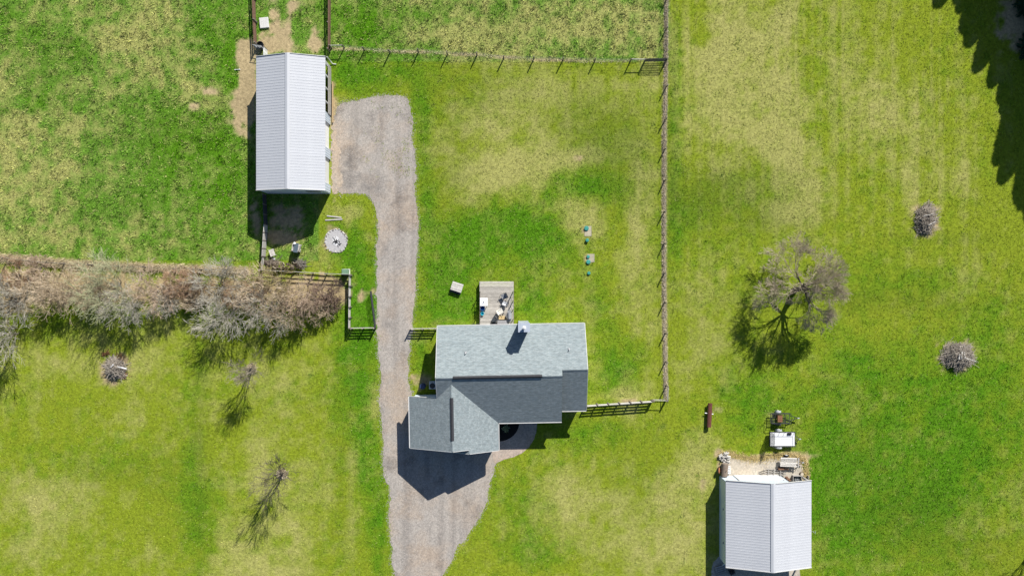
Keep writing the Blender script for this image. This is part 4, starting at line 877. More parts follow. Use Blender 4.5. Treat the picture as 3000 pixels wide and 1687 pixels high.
def tarp_stack():
    o = V(872, 727); t = thing('firewood_rack', 'firewood rack under a slate grey tarp between barn and fire pit', 'rack', o, math.radians(-8))
    W, D, H = .62, .85, 1.12
    for x in (-W / 2, W / 2):
        for y in (-D / 2, D / 2): MB().box((x, y, H / 2), (.05, .05, H)).build('leg', M_DARKMETAL, t)
    for y in (-D / 2, D / 2): MB().box((0, y, .15), (W, .04, .05)).build('rail', M_DARKMETAL, t)
    rg = random.Random(9)
    for i in range(5):
        for j in range(5):
            z = .26 + j * .19; y = -D / 2 + .1 + i * .165
            MB().tube((-W / 2 - .02, y, z), (W / 2 + rg.uniform(.08, .18), y, z), .08, .08, 7).build('log', M_GREYLOG, t)
    MB().add([(-.42, -.5, .55), (.36, -.5, 1.14), (.36, .5, 1.16), (-.42, .5, .55), (-.10, -.5, 1.20), (-.10, .5, 1.22), (-.12, -.5, 1.16), (.34, -.5, 1.10), (.34, .5, 1.12), (-.12, .5, 1.18), (-.39, -.5, .55), (-.39, .5, .55)],
             [(0, 4, 5, 3), (4, 1, 2, 5), (10, 11, 9, 6), (6, 9, 8, 7), (0, 10, 6, 4), (4, 6, 7, 1), (3, 5, 9, 11), (5, 2, 8, 9), (1, 7, 8, 2), (0, 3, 11, 10)]).build('tarp', M_TARP, t)
    MB().lathe([(.1, 0), (.15, .06), (.1, .12)], (-.05, .44, 1.2), 10).build('weight_stone', M_WHITEPL, t)
tarp_stack()
def crate():
    t = thing('slatted_bench', 'small pale slatted bench beside the panel fence', 'bench', V(801, 741), math.radians(20))
    for i in range(4): MB().box((-.21 + .14 * i, 0, .5), (.125, .75, .03)).build('slat', M_PALEWOOD, t)
    for x in (-.22, .22):
        for y in (-.3, .3): MB().box((x, y, .24), (.06, .06, .48)).build('leg', M_GREYWOOD, t)
    for y in (-.3, .3): MB().box((0, y, .44), (.5, .05, .08)).build('apron', M_GREYWOOD, t)
crate()
def block():
    t = thing('salt_block', 'small white block lying on the grass beside the firewood heap', 'block', V(804, 758)); MB().lathe([(.13, 0), (.16, .05), (.15, .24), (.11, .28)], (0, 0, 0), 7).build('body', M_WHITEPL, t)
block()
def log_mesh(r, L, seed, split):
    rg = random.Random(seed); m = MB(); n = 9; pr = []
    for i in range(n):
        a = 2 * math.pi * i / n; k = r * rg.uniform(.88, 1.08)
        if split and math.sin(a) < -.1: pr.append((k * math.cos(a), -.1 * r))
        else: pr.append((k * math.cos(a), k * math.sin(a)))
    return pr
def log_thing(name, c, th, el, L, r, seed, label, group, bark, cut, split=False):
    t = thing(name, label, 'log', c, th, group); pr = log_mesh(r, L, seed, split); n = len(pr); ce, se = math.cos(el), math.sin(el)
    pts = [(x * ce, y, z + x * se) for x in (-L / 2, L / 2) for y, z in pr]
    MB().add(pts, [(i, (i + 1) % n, n + (i + 1) % n, n + i) for i in range(n)]).build('bark', bark, t)
    m = MB().add(pts, [tuple(range(n - 1, -1, -1)), tuple(range(n, 2 * n))]); m.build('cut_face', cut, t)
rgl = random.Random(77)
LL = 'chunky firewood log with pale cut face heaped behind the low rail fence'
for i in range(26):
    px = 785 + 100 * ((i * 7) % 26) / 26 + rgl.uniform(-4, 4); py = 775 + (i % 3) * 6 + rgl.uniform(-2, 2)
    p = V(px, py); r = rgl.uniform(.14, .26); lay = 0 if i < 18 else 1
    log_thing('firewood_log', (p.x, p.y + (0 if lay == 0 else .02), r * .95 + .08 + lay * .22), -math.pi / 2 + rgl.gauss(0, .6), -rgl.uniform(.5, 1.1), rgl.uniform(.3, .42), r, i, LL, 'firewood logs heaped behind the rail fence', M_LOGBARK, M_LOGCUT, i % 3 == 0)
brush_pile(797, 768, .8, .3, .35, 150, 58, 'loose heap of thin brush against the panel fence behind the logs', (.30, .25, .20), [])
brush_pile(880, 772, .6, .35, .3, 140, 59, 'small tangle of grey twigs at the open end of the log heap', (.32, .29, .25), [])
def greenbox():
    t = thing('utility_box', 'green metal utility box at the corner of the low rail fence', 'utility box', V(1015, 797))
    m = MB().box((0, 0, .42), (.62, .5, .8)); m.build('cabinet', M_GREENBOX, t)
    MB().add([(-.36, -.3, .82), (.36, -.3, .82), (.36, .3, .82), (-.36, .3, .82), (-.3, -.24, .93), (.3, -.24, .93), (.3, .24, .93), (-.3, .24, .93)], [(3, 2, 1, 0), (4, 5, 6, 7), (0, 1, 5, 4), (1, 2, 6, 5), (2, 3, 7, 6), (3, 0, 4, 7)]).build('lid', M_GREENBOX, t)
    MB().box((0, 0, .02), (.8, .68, .06)).build('pad', M_CONC, t)
greenbox()
for (x0, y0, x1, y1, lb) in ((958, 632.5, 1001, 637.5, 'pale plank lying on the grass, the one nearer the barn'), (953, 645, 1003.5, 642.5, 'pale plank lying on the grass, the one nearer the fire pit')):
    a, b = V(x0, y0), V(x1, y1); t = thing('loose_plank', lb, 'plank', (a + b) / 2, math.atan2((b - a).y, (b - a).x)); L = (b - a).length
    MB().box((0, 0, .05), (L, .14, .05)).build('board', M_PALEWOOD, t)
    for q in (-L / 2 + .01, L / 2 - .01): MB().box((q, 0, .05), (.024, .145, .054)).build('board_end', M_GREYWOOD, t)
    MB().box((0, 0, .013), (.3, .1, .022)).build('batten', M_GREYWOOD, t)
# pen: slab, tub, pipe gate, panel, pipe
def slab_box():
    t = thing('concrete_slab', 'white rectangular slab lying in the barn pen beside the fence', 'slab', V(775, 69), math.radians(6))
    w, l, h, b = .97, 1.14, .22, .03
    MB().add([(-w / 2, -l / 2, 0), (w / 2, -l / 2, 0), (w / 2, l / 2, 0), (-w / 2, l / 2, 0), (-w / 2, -l / 2, h - b), (w / 2, -l / 2, h - b), (w / 2, l / 2, h - b), (-w / 2, l / 2, h - b), (-w / 2 + b, -l / 2 + b, h), (w / 2 - b, -l / 2 + b, h), (w / 2 - b, l / 2 - b, h), (-w / 2 + b, l / 2 - b, h)],
             [(3, 2, 1, 0), (8, 9, 10, 11), (0, 1, 5, 4), (1, 2, 6, 5), (2, 3, 7, 6), (3, 0, 4, 7), (4, 5, 9, 8), (5, 6, 10, 9), (6, 7, 11, 10), (7, 4, 8, 11)]).build('block', mat('white_slab', (.58, .57, .55), (.46, .45, .43), scale=5, var=.7), t)
    for x in (-.25, .25): MB().box((x, 0, h + .005), (.03, .3, .02)).build('lifting_bar', M_CONC, t)
slab_box()
def tub():
    t = thing('water_tub', 'black round water tub at the barn corner gate', 'tub', V(766, 136)); r = .36
    MB().lathe([(r * .9, 0), (r, .5), (r + .03, .5), (r + .03, .54), (r - .04, .54), (r - .07, .08), (.01, .08)], (0, 0, 0), 18).build('body', M_BLACK, t)
    MB().lathe([(r - .06, .3), (.01, .302)], (0, 0, 0), 18).build('water', mat('tub_water', (.05, .055, .03), rough=.1, spec=.6), t)
tub()
tube_gate('tube_gate', 'short galvanised tube gate between the brown pen fence and the barn', P(750, 142), P(778, 146), 1.25, 4, 3, 0, None, M_GALV, .03)
def wpanel():
    t = thing('panel_fence', 'narrow white board wall screening the barn corner gate', 'fence', V(783, 148))
    for i in range(3): MB().box((.0, -.12 - .3 * i, .62), (.06, .285, 1.2)).build('panel', M_WHITEPL, t)
    for y in (.04, -.92): MB().box((.0, y, .66), (.09, .09, 1.32)).build('post', M_POST, t)
wpanel()
t = thing('plastic_pipe', 'short white plastic pipe lying on the dirt beside the barn', 'pipe', V(695, 205)); MB().tube((-.28, -.02, .05), (.25, .02, .05), .045, .045, 8).build('barrel', M_WHITEPL, t); MB().tube((.25, .02, .05), (.33, .025, .05), .06, .06, 8).build('coupling', M_WHITEPL, t)
t = thing('downspout', 'white downspout elbow at the open corner of the barn', 'downspout', V(972, 190)); MB().path([Vector((-.12, .35, 1.7)), Vector((-.08, .3, .35)), Vector((.12, .05, .1)), Vector((.5, .02, .07))], .05).build('pipe', M_TRIM, t)

# ------------------------------------------------------------------ septic lids and pads
for px, py, r, h, lb in ((1718, 669, .25, .16, 'large green septic lid on the pale pad with the pipe stick'), (1720, 704, .19, .26, 'small raised green septic lid standing between the two pads'), (1723, 752, .18, .14, 'small green septic lid touching the larger lid by the second pad'), (1723.5, 767, .24, .16, 'large green septic lid touching the small lid by the second pad'), (1725, 800, .18, .16, 'small green septic lid alone in the grass nearest the house')):
    t = thing('septic_lid', lb, 'lid', V(px, py)); MB().lathe([(r * .92, 0), (r * .92, h - .05), (r, h - .05), (r, h - .01), (r * .95, h), (r * .3, h + .015)], (0, 0, 0), 20).build('riser', M_TEAL, t)
    m = MB()
    for k in range(6): a = k * math.pi / 3; m.box((r * .62 * math.cos(a), r * .62 * math.sin(a), h + .015), (r * .5, .018, .012), a)
    m.build('rib', M_TEAL, t)
for px, py, w, l, lb in ((1722, 677, .7, 1.1, 'weathered concrete pad under the large green septic lid with the stick'), (1730, 756, .75, .9, 'pale concrete pad beside the pair of touching septic lids')):
    t = thing('concrete_pad', lb, 'pad', V(px, py)); MB().box((0, 0, .015), (w, l, .05)).build('slab', mat('stained_pad', (.46, .40, .30), (.33, .30, .2), scale=3, var=.9), t); MB().box((w / 2 + .02, 0, .02), (.04, l, .06)).build('edge', M_GREYWOOD, t)
t = thing('marker_stake', 'dark stake leaning over beside the first septic lid', 'stake', V(1702, 671)); MB().tube((0, .08, -.02), (-.1, -.02, .42), .03, .025, 6).build('shaft', M_BARK_D, t); MB().lathe([(.04, 0), (.04, .05)], (-.1, -.02, .41), 6).build('cap', M_BLACK, t)

# ------------------------------------------------------------------ deck and what stands on it
DK = .68
def deck():
    x0, x1 = P(1405, 0, DK)[0], P(1505, 0, DK)[0]; yt = P(0, 824, DK)[1]; yb = -4.05
    t = thing('deck', 'weathered grey plank deck behind the house with rope railings', 'deck', (0, 0, 0))
    n = 34; w = (yt - yb) / n; rg = random.Random(3)
    for i in range(n):
        y = yt - w * (i + .5); MB().box(((x0 + x1) / 2 + rg.uniform(-.008, .008), y, DK - .02 + rg.uniform(-.003, .003)), (x1 - x0, w - .026, .04)).build('plank', M_DECK, t)
    for x in (x0 + .03, x1 - .03): MB().box((x, (yt + yb) / 2, DK - .14), (.05, yt - yb - .02, .19)).build('rim_joist', M_GREYWOOD, t)
    MB().box(((x0 + x1) / 2, yt - .04, DK - .14), (x1 - x0 - .12, .05, .19)).build('rim_joist', M_GREYWOOD, t)
    for x in (x0 + .1, x1 - .1):
        for y in (yt - .15, (yt + yb) / 2, yb + .3): MB().box((x, y, (DK - .05) / 2), (.12, .12, DK - .05)).build('support_post', M_GREYWOOD, t)
    m = MB()
    for i in range(30): m.box((x0 + .0 - .012, yt - .1 - i * (yt - yb - .2) / 29, (DK - .24) / 2 + .02), (.02, .1, DK - .26))
    m.build('skirt_boards', M_GREYWOOD, t)
    for x, ys in ((x0 + .06, (855, 908, 934)), (x1 - .06, (854, 881, 906, 935))):
        pv = [Vector((x, P(0, q, 1.2)[1], 0)) for q in ys] + [Vector((x, yb + .02, 0))]
        for q in pv[:-1]: MB().box((q.x, q.y, DK + .46), (.075, .075, .92)).build('railing_post', M_BARK_D, t)
        for a, b in zip(pv[:-1], pv[1:]):
            for hz, sg in ((.86, .10), (.5, .16)):
                m = MB(); pts = [a.lerp(b, s / 6) + Vector((0, 0, DK + hz - sg * (1 - (2 * s / 6 - 1) ** 2))) for s in range(7)]; m.path(pts, .022, 6); m.build('rope', M_POST, t)
deck()
def table():
    t = thing('patio_table', 'square white patio table with a dark bottle on the deck', 'table', V(1417.5, 884, DK))
    MB().box((0, 0, .52), (.84, .86, .03)).build('tabletop', M_WHITEPL, t)
    for x in (-.36, .36):
        for y in (-.37, .37): MB().box((x, y, .26), (.05, .05, .51)).build('leg', M_WHITEPL, t)
    for y in (-.37, .37): MB().box((0, y, .47), (.7, .03, .06)).build('apron', M_WHITEPL, t)
    b = V(1418, 883, DK); o = thing('bottle', 'dark bottle standing on the square white patio table', 'bottle', (b.x, b.y, DK + .535))
    MB().lathe([(.04, 0), (.045, .02), (.045, .14), (.018, .19), (.018, .24), (.01, .25)], (0, 0, 0), 10).build('glass', M_BLACK, o); MB().lathe([(.02, .23), (.02, .26)], (0, 0, 0), 8).build('cap', M_GREYMET, o)
table()
def bucket(px, py, r, h, c, lb):
    t = thing('plastic_tub', lb, 'tub', V(px, py, DK)); m = mat(lb, c, tuple(q * .8 for q in c), rough=.45)
    MB().lathe([(r * .8, 0), (r * .97, h), (r * 1.06, h), (r * 1.06, h + .02), (r * .92, h + .02), (r * .74, .03), (.01, .03)], (0, 0, 0), 20).build('bowl', m, t)
    MB().tube((r * 1.02, -.05, h), (r * 1.02, .05, h), .018, .018, 6).build('handle', m, t); MB().tube((-r * 1.02, -.05, h), (-r * 1.02, .05, h), .018, .018, 6).build('handle', m, t)
bucket(1414, 903, .22, .3, (.02, .13, .42), 'dark blue plastic tub on the deck beside the white table'); bucket(1413.5, 918, .18, .22, (.05, .50, .62), 'turquoise plastic tub on the deck beside the blue one')
def patio_chair(px, py, rz, lb, cushion=True, fr=None, sm=None, group=None):
    t = thing('patio_chair', lb, 'chair', V(px, py, DK), rz, group); fr = fr or M_BLACK; sm = sm or M_GREYMET
    for x in (-.27, .27):
        MB().path([Vector((x, .28, 0)), Vector((x, .25, .4)), Vector((x, -.22, .4)), Vector((x, -.4, .95))], .018).build('side_frame', fr, t)
        MB().tube((x, -.22, .4), (x, -.34, 0), .018, .018, 6).build('leg', fr, t); MB().tube((x, .26, .6), (x, -.27, .62), .02, .02, 6).build('armrest', fr, t); MB().tube((x, .25, .4), (x, .26, .6), .016, .016, 6).build('arm_support', fr, t)
    for z, y in ((.4, .24), (.4, -.22), (.93, -.39)): MB().tube((-.27, y, z), (.27, y, z), .016, .016, 6).build('crossbar', fr, t)
    MB().box((0, .01, .41), (.5, .46, .025)).build('seat', sm, t); MB().box((0, -.31, .68), (.5, .025, .5), 0, ('X', .33)).build('backrest', sm, t)
    if cushion: MB().box((0, .02, .45), (.42, .4, .06)).build('cushion', M_WHITEPL, t)
patio_chair(1476, 868, math.radians(115), 'black framed patio chair with grey sling beside the deck edge posts', False)
patio_chair(1478, 889, math.radians(70), 'black framed patio chair with a white cushion on the deck', True)
patio_chair(1466, 911, math.radians(-60), 'pale slatted folding chair on the deck near the grill', False, M_PALEWOOD, mat('cream_canvas', (.62, .60, .54), (.5, .48, .42)))
def grill():
    t = thing('gas_grill', 'grey gas grill with rounded hood at the deck edge', 'grill', V(1492.5, 924.5, DK))
    MB().box((0, 0, .3), (.48, .62, .52)).build('cabinet', M_DARKMETAL, t)
    m = MB(); n = 8; pr = [(-.26 + .52 * i / n, .62 + .26 * math.sin(math.pi * i / n)) for i in range(n + 1)] ; vs_ = [(x, y, z) for y in (-.33, .33) for x, z in pr]; k = n + 1
    m.add(vs_, [(i, i + 1, k + i + 1, k + i) for i in range(n)] + [tuple(range(k - 1, -1, -1)), tuple(range(k, 2 * k)), (0, k, 2 * k - 1, n)]); m.build('hood', M_GREYMET, t)
    for y in (-.47, .47): MB().box((0, y, .6), (.42, .26, .03)).build('side_shelf', M_GREYMET, t)
    MB().tube((-.3, -.22, .72), (-.3, .22, .72), .016, .016, 6).build('handle', M_GALV, t)
    for x in (-.2, .2):
        for y in (-.27, .27): MB().lathe([(.04, 0), (.04, .05)], (x, y, 0), 8).build('caster', M_TYRE, t)
grill()
def boxes():
    t = thing('wooden_box', 'tan wooden box on the deck between grill and wicker chest', 'box', V(1470, 930, DK)); 
    MB().box((0, 0, .16), (.6, .36, .3)).build('body', mat('tan_plywood', (.55, .42, .22), (.46, .34, .17)), t); MB().box((0, 0, .325), (.64, .4, .03)).build('lid', mat('tan_plywood', (.5, .4, .2)), t); MB().box((.0, .06, .35), (.05, .12, .02)).build('handle', M_BLACK, t)
    t = thing('storage_chest', 'grey wicker storage chest on the deck against the house', 'chest', V(1472, 944, DK))
    MB().box((0, 0, .24), (1.0, .42, .46)).build('body', mat('grey_wicker', (.34, .33, .33), (.22, .22, .22), scale=20, var=.6, bump=.4), t); MB().box((0, 0, .49), (1.06, .47, .045)).build('lid', mat('grey_wicker', (.34, .33, .33)), t)
    t = thing('doormat', 'dark doormat on the deck at the house door', 'mat', (*P(1446, 948.5, DK)[:2], DK)); MB().box((0, 0, .008), (.66, .3, .012)).build('pile', M_BLACK, t); MB().box((0, 0, .006), (.7, .34, .008)).build('border', M_TYRE, t)
boxes()
def steps():
    t = thing('wooden_steps', 'small pale wooden step bench on the lawn beside the deck', 'step bench', V(1339.5, 841), math.radians(-18))
    for i in range(4): MB().box((0, .36 - .24 * i + .02, .5), (1.22, .225 if i else .2, .04)).build('plank', M_PALEWOOD, t)
    for x in (-.52, .52):
        MB().box((x, .02, .24), (.05, .85, .47)).build('side_board', M_GREYWOOD, t)
    MB().box((0, -.58, .25), (1.18, .2, .035)).build('lower_step', mat('dark_step', (.06, .065, .075), (.04, .045, .05)), t)
    for x in (-.52, .52): MB().box((x, -.55, .115), (.05, .28, .23)).build('side_board', M_GREYWOOD, t)
steps()

# ------------------------------------------------------------------ beside the house
def ac():
    t = thing('air_conditioner', 'grey air conditioner unit beside the house wall near a barrel', 'air conditioner', V(1269, 1127))
    MB().box((0, 0, .4), (.72, .72, .76)).build('cabinet', mat('ac_paint', (.5, .54, .6), (.44, .48, .53), rough=.5), t); MB().lathe([(.3, .78), (.3, .8), (.05, .81)], (0, 0, 0), 18).build('fan_guard', M_DARKMETAL, t); MB().box((0, 0, .015), (.86, .86, .05)).build('pad', M_CONC, t)
ac()
def barrel():
    t = thing('rain_barrel', 'navy plastic barrel on the grass beside the house wall', 'barrel', V(1240, 1129)); MB().lathe([(.26, 0), (.3, .1), (.31, .45), (.3, .8), (.27, .88), (.24, .88), (.23, .84), (.02, .84)], (0, 0, 0), 18).build('body', M_NAVY, t)
    for z in (.28, .6): MB().lathe([(.305, z - .02), (.325, z), (.305, z + .02)], (0, 0, 0), 18).build('hoop', M_NAVY, t)
barrel()
def bed_plant():
    t = thing('bed_plant', 'small pale plant growing in the black mulch bed', 'plant', V(1481, 1254)); n = 46; rg = np.random.default_rng(8)
    v, f, c = blades(rg.normal(0, .12, n), rg.normal(0, .12, n), np.array([[.30, .36, .2]]) * rg.uniform(.6, 1.3, (n, 1)), np.full(n, .42), np.full(n, .045), 0, .8, 9, 3, .02); me = np_mesh('leaf_clump', v, f, c); me.materials.append(M_GRASS); link('leaf_clump', me, t)
    MB().tube((0, 0, 0), (0, 0, .25), .03, .02, 6).build('stem', M_BARK_D, t)
bed_plant()

# ------------------------------------------------------------------ trailers and yard clutter by the garage
def wheel(t, x, y, r=.27, w=.17):
    ty = MB().tube((x, y - w / 2, r), (x, y + w / 2, r), r, r, 18).build('wheel', M_TYRE, t); MB().tube((x, y - w / 2 - .012, r), (x, y + w / 2 + .012, r), r * .55, r * .55, 12).build('rim', M_WHITEPL, ty)
def fender(t, x, y, m, r=.36, w=.22):
    n = 8; pr = [(x + r * math.cos(math.pi * i / n), .22 + r * math.sin(math.pi * i / n)) for i in range(n + 1)]; k = n + 1; vs_ = []
    for rr in (0, .02):
        for yy in (y - w / 2, y + w / 2): vs_ += [(px_ + (x - px_) * rr, yy, z - rr * .8) for px_, z in pr]
    fs = []
    for i in range(n): fs += [(i, k + i, k + i + 1, i + 1), (2 * k + i, 2 * k + i + 1, 3 * k + i + 1, 3 * k + i), (i, i + 1, 2 * k + i + 1, 2 * k + i), (k + i, 3 * k + i, 3 * k + i + 1, k + i + 1)]
    MB().add(vs_, fs).build('fender', m, t)
def tongue(t, x0, x1, w, z, m):
    for s in (-1, 1): MB().beam((x0, s * w, z), (x1, 0, z), .06, .07).build('drawbar', m, t)
    MB().box((x1 + .06, 0, z + .03), (.2, .1, .09)).build('coupler', M_GALV, t); MB().tube((x1 - .15, .0, 0), (x1 - .15, 0, z + .45), .03, .03, 8).build('jack', M_GALV, t)
def trailer_white():
    c = V(2287, 1283); t = thing('utility_trailer', 'utility trailer with white plank bed and raised mesh ramp gate', 'trailer', c)
    L, W, z = 2.66, 1.46, .5
    for i in range(8): MB().box((0, -W / 2 + W * (i + .5) / 8, z), (L, W / 8 - .012, .04)).build('plank', M_WHITEPL, t)
    for y in (-W / 2 - .03, W / 2 + .03): MB().box((0, y, z - .03), (L, .05, .12)).build('side_beam', M_DARKMETAL, t)
    for x in (-L / 2 - .02, L / 2 + .03): MB().box((x, 0, z - .03), (.05, W + .1, .12)).build('end_beam', M_DARKMETAL, t)
    for y in (-W / 2 - .03, W / 2 + .03):
        MB().tube((-L / 2, y, z + .42), (L / 2 + .02, y, z + .42), .02, .02, 6).build('top_rail', M_DARKMETAL, t)
        for k in range(6): MB().tube((-L / 2 + L * k / 5, y, z), (-L / 2 + L * k / 5, y, z + .42), .018, .018, 6).build('stake', M_DARKMETAL, t)
    MB().tube((L / 2 + .02, -W / 2 - .03, z + .42), (L / 2 + .02, W / 2 + .03, z + .42), .02, .02, 6).build('top_rail', M_DARKMETAL, t)
    g = MB(); x = -L / 2 + .04
    for k in range(15): y = -W / 2 + W * k / 14; g.tube((x, y, z), (x + .06, y, z + 1.25), .019, .019, 5)
    for k in range(5): zz = z + .05 + 1.2 * k / 4; g.tube((x + .06 * k / 4, -W / 2, zz), (x + .06 * k / 4, W / 2, zz), .018, .018, 6)
    g.build('ramp_gate', M_DARKMETAL, t)
    for y in (-W / 2 - .2, W / 2 + .2): wheel(t, -.3, y); fender(t, -.3, y, M_GALV)
    tongue(t, L / 2, L / 2 + .55, .42, z - .06, M_DARKMETAL)
    MB().box((.75, W / 2 - .15, z + .08), (.42, .2, .12)).build('tool_box', M_BLACK, t)
trailer_white()
def trailer_black():
    c = V(2281, 1222); t = thing('utility_trailer', 'small open trailer of black rails carrying an orange brown crate', 'trailer', c)
    L, W, z = 2.05, 1.05, .48
    for y in (-W / 2, W / 2): MB().beam((-L / 2, y, z), (L / 2, y, z), .05, .07).build('side_beam', M_DARKMETAL, t)
    for k in range(5): x = -L / 2 + L * k / 4; MB().beam((x, -W / 2, z), (x, W / 2, z), .04, .06).build('cross_member', M_DARKMETAL, t)
    for y in (-W / 2, W / 2):
        for zz in (.25, .5): MB().tube((-L / 2, y, z + zz), (L / 2, y, z + zz), .02, .02, 6).build('rail', M_DARKMETAL, t)
        for k in range(5): x = -L / 2 + L * k / 4; MB().tube((x, y, z), (x, y, z + .5), .018, .018, 6).build('stake', M_DARKMETAL, t)
    for x in (-L / 2, L / 2): MB().tube((x, -W / 2, z + .5), (x, W / 2, z + .5), .02, .02, 6).build('rail', M_DARKMETAL, t)
    m = MB()
    for k in range(22): y = -W / 2 + W * (k + .5) / 22; m.tube((-L / 2, y, z + .03), (L / 2, y, z + .03), .007, .007, 4)
    m.build('mesh_floor', M_DARKMETAL, t)
    for y in (-W / 2 - .16, W / 2 + .16): wheel(t, -.15, y, .25); fender(t, -.15, y, M_GALV if y > 0 else M_DARKMETAL, .33)
    tongue(t, L / 2, L / 2 + .9, .3, z - .02, M_DARKMETAL)
    k = V(2277.5, 1221, 1); t2 = thing('slatted_crate', 'orange brown slatted crate riding in the black railed trailer', 'crate', (c.x - .12, c.y + .02, z + .04))
    om = mat('orange_brown_wood', (.27, .125, .065), (.2, .09, .045))
    for i in range(4): MB().box((0, -.3 + .2 * i, .33), (.5, .17, .03)).build('slat', om, t2)
    for x in (-.23, .23): MB().box((x, 0, .16), (.04, .72, .31)).build('side_board', om, t2)
trailer_black()
def trailer_wood():
    c = V(2305, 1350); t = thing('utility_trailer', 'old flat trailer of bleached loose planks on the gravel apron', 'trailer', c, math.radians(-2))
    L, W, z = 1.85, 1.0, .55; rg = random.Random(6)
    for i in range(6): MB().box((rg.uniform(-.06, .06), -W / 2 + W * (i + .5) / 6, z), (L * rg.uniform(.92, 1.03), W / 6 - .035, .05), rg.uniform(-.02, .02)).build('plank', M_GREYLOG, t)
    for x in (-.7, 0, .7): MB().box((x, 0, z - .07), (.08, W - .1, .08)).build('cross_member', M_BARK_D, t)
    MB().box((L / 2 + .12, 0, z + .06), (.14, W + .02, .08)).build('front_beam', M_GREYWOOD, t); MB().beam((-.8, -.3, z - .14), (L / 2 + .1, -.3, z - .14), .06, .08).build('side_beam', M_BARK_D, t); MB().beam((-.8, .3, z - .14), (L / 2 + .1, .3, z - .14), .06, .08).build('side_beam', M_BARK_D, t)
    for y in (-W / 2 - .13, W / 2 + .13): wheel(t, -.15, y, .26, .14)
    MB().tube((-.15, -W / 2 - .13, .26), (-.15, W / 2 + .13, .26), .03, .03, 6).build('axle', M_RUST, t); tongue(t, L / 2 + .1, L / 2 + .62, .35, z - .12, M_RUST)
trailer_wood()
def yard():
    t = thing('rusty_pipe', 'thick rusty pipe lying on the gravel below the plank trailer', 'pipe', V(2292.5, 1371)); MB().tube((-.5, 0, .17), (.5, 0, .17), .17, .17, 16).build('barrel', M_RUST, t)
    for x in (-.5, .5): MB().tube((x - .03, 0, .17), (x + .03, 0, .17), .185, .185, 16).build('rim', M_RUST, t)
    t = thing('wooden_sleigh', 'old grey wooden sleigh frame with curved runners against the garage', 'sleigh', V(2266, 1382), math.radians(-3)); 
    for y in (-.24, .02, .26):
        pts = [Vector((-1.3, y + .32, .62)), Vector((-1.05, y + .17, .34)), Vector((-.7, y + .05, .15)), Vector((-.2, y, .08)), Vector((.5, y - .02, .07)), Vector((1.0, y + .02, .12)), Vector((1.25, y + .12, .3))]
        m = MB()
        for a, b in zip(pts[:-1], pts[1:]): m.beam(a, b, .07, .07)
        m.build('runner', M_GREYWOOD, t)
    for x in (-.6, 0, .7): MB().box((x, .02, .2), (.07, .7, .06)).build('crossbar', M_GREYWOOD, t); 
    for x in (-.6, 0, .7):
        for y in (-.24, .26): MB().box((x, y, .13), (.06, .05, .14)).build('strut', M_GREYWOOD, t)
    t = thing('oil_tank', 'rusty grey cylindrical tank lying beside the garage corner', 'tank', V(2118, 1372), math.radians(-4)); z = .62; M = mat('rusty_tank', (.27, .235, .19), (.15, .09, .06), scale=3, var=.9, rough=.8)
    MB().tube((0, -.66, z), (0, .66, z), .36, .36, 20).tube((0, .66, z), (0, .72, z), .36, .28, 20).tube((0, -.72, z), (0, -.66, z), .28, .36, 20).build('shell', M, t)
    for y in (-.45, .45):
        for x in (-.2, .2): MB().box((x, y, .16), (.05, .05, .34)).build('leg', M_RUST, t)
    MB().tube((.1, 0, z + .3), (.1, 0, z + .5), .04, .04, 8).build('filler_pipe', M_RUST, t)
    t = thing('plough_disc', 'round rusty orange disc leaning against the tank', 'disc', V(2105, 1375)); m = MB().lathe([(.36, 0), (.3, .05), (.1, .09), (.03, .095)], (0, 0, 0), 20); M3 = Matrix.Rotation(math.radians(62), 3, 'Y'); m.v = [tuple(M3 @ Vector(p) + Vector((.0, 0, .36))) for p in m.v]; m.build('blade', mat('orange_rust', (.40, .17, .085), (.26, .1, .06), rough=.85), t); MB().tube((.0, 0, .36), (.14, 0, .43), .05, .05, 8).build('hub', M_RUST, t)
    t = thing('wire_crate', 'small white slatted crate between the tank and the gravel', 'crate', V(2134, 1374))
    for i in range(5): MB().box((0, -.36 + .18 * i, .3), (.26, .1, .03)).build('slat', M_WHITEPL, t)
    for x in (-.12, .12): MB().box((x, 0, .15), (.03, .8, .29)).build('side_board', M_WHITEPL, t)
    lb = 'bleached firewood log in the loose pile at the corner of the gravel apron'
    for i in range(46):
        u, v_ = rgl.random(), rgl.random(); p = V(2106 + 24 * u + (6 * v_), 1325 + 30 * v_); r = rgl.uniform(.05, .1); lay = i % 3
        log_thing('firewood_log', (p.x, p.y, r + lay * .13), rgl.uniform(-.9, 1.2), rgl.gauss(0, .1), rgl.uniform(.3, .5), r, 300 + i, lb, 'bleached logs by the gravel apron', M_GREYLOG, M_LOGCUT, i % 2 == 0)
    # box of scrap behind the garage
    o = V(2344, 1400); t = thing('scrap_bin', 'open timber scrap bin with dark mesh against the garage', 'bin', o); 
    for y, x0, x1 in ((.3, -.8, .0),): MB().box((-.45, .34, .25), (.9, .05, .5)).build('side_board', M_GREYWOOD, t)
    for x in (-.9, -.02, .75): MB().box((x, .0, .25), (.05, .66, .5)).build('side_board', M_GREYWOOD, t)
    MB().beam((.02, .36, .46), (.75, -.1, .46), .05, .1).build('brace_board', M_GREYWOOD, t); MB().box((-.45, 0, .1), (.82, .56, .18)).build('scrap', mat('dark_scrap', (.12, .13, .13), (.03, .03, .03), scale=12, var=.6), t)
    t = thing('wagon_wheel', 'small spoked metal wheel resting in the timber scrap bin', 'wheel', (o.x - .4, o.y - .05, .22)); m = MB()
    ps = [Vector((.24 * math.cos(a), .24 * math.sin(a), .03)) for a in np.linspace(0, 2 * math.pi, 19)]; m.path(ps, .025, 6).build('rim', M_GALV, t); m = MB()
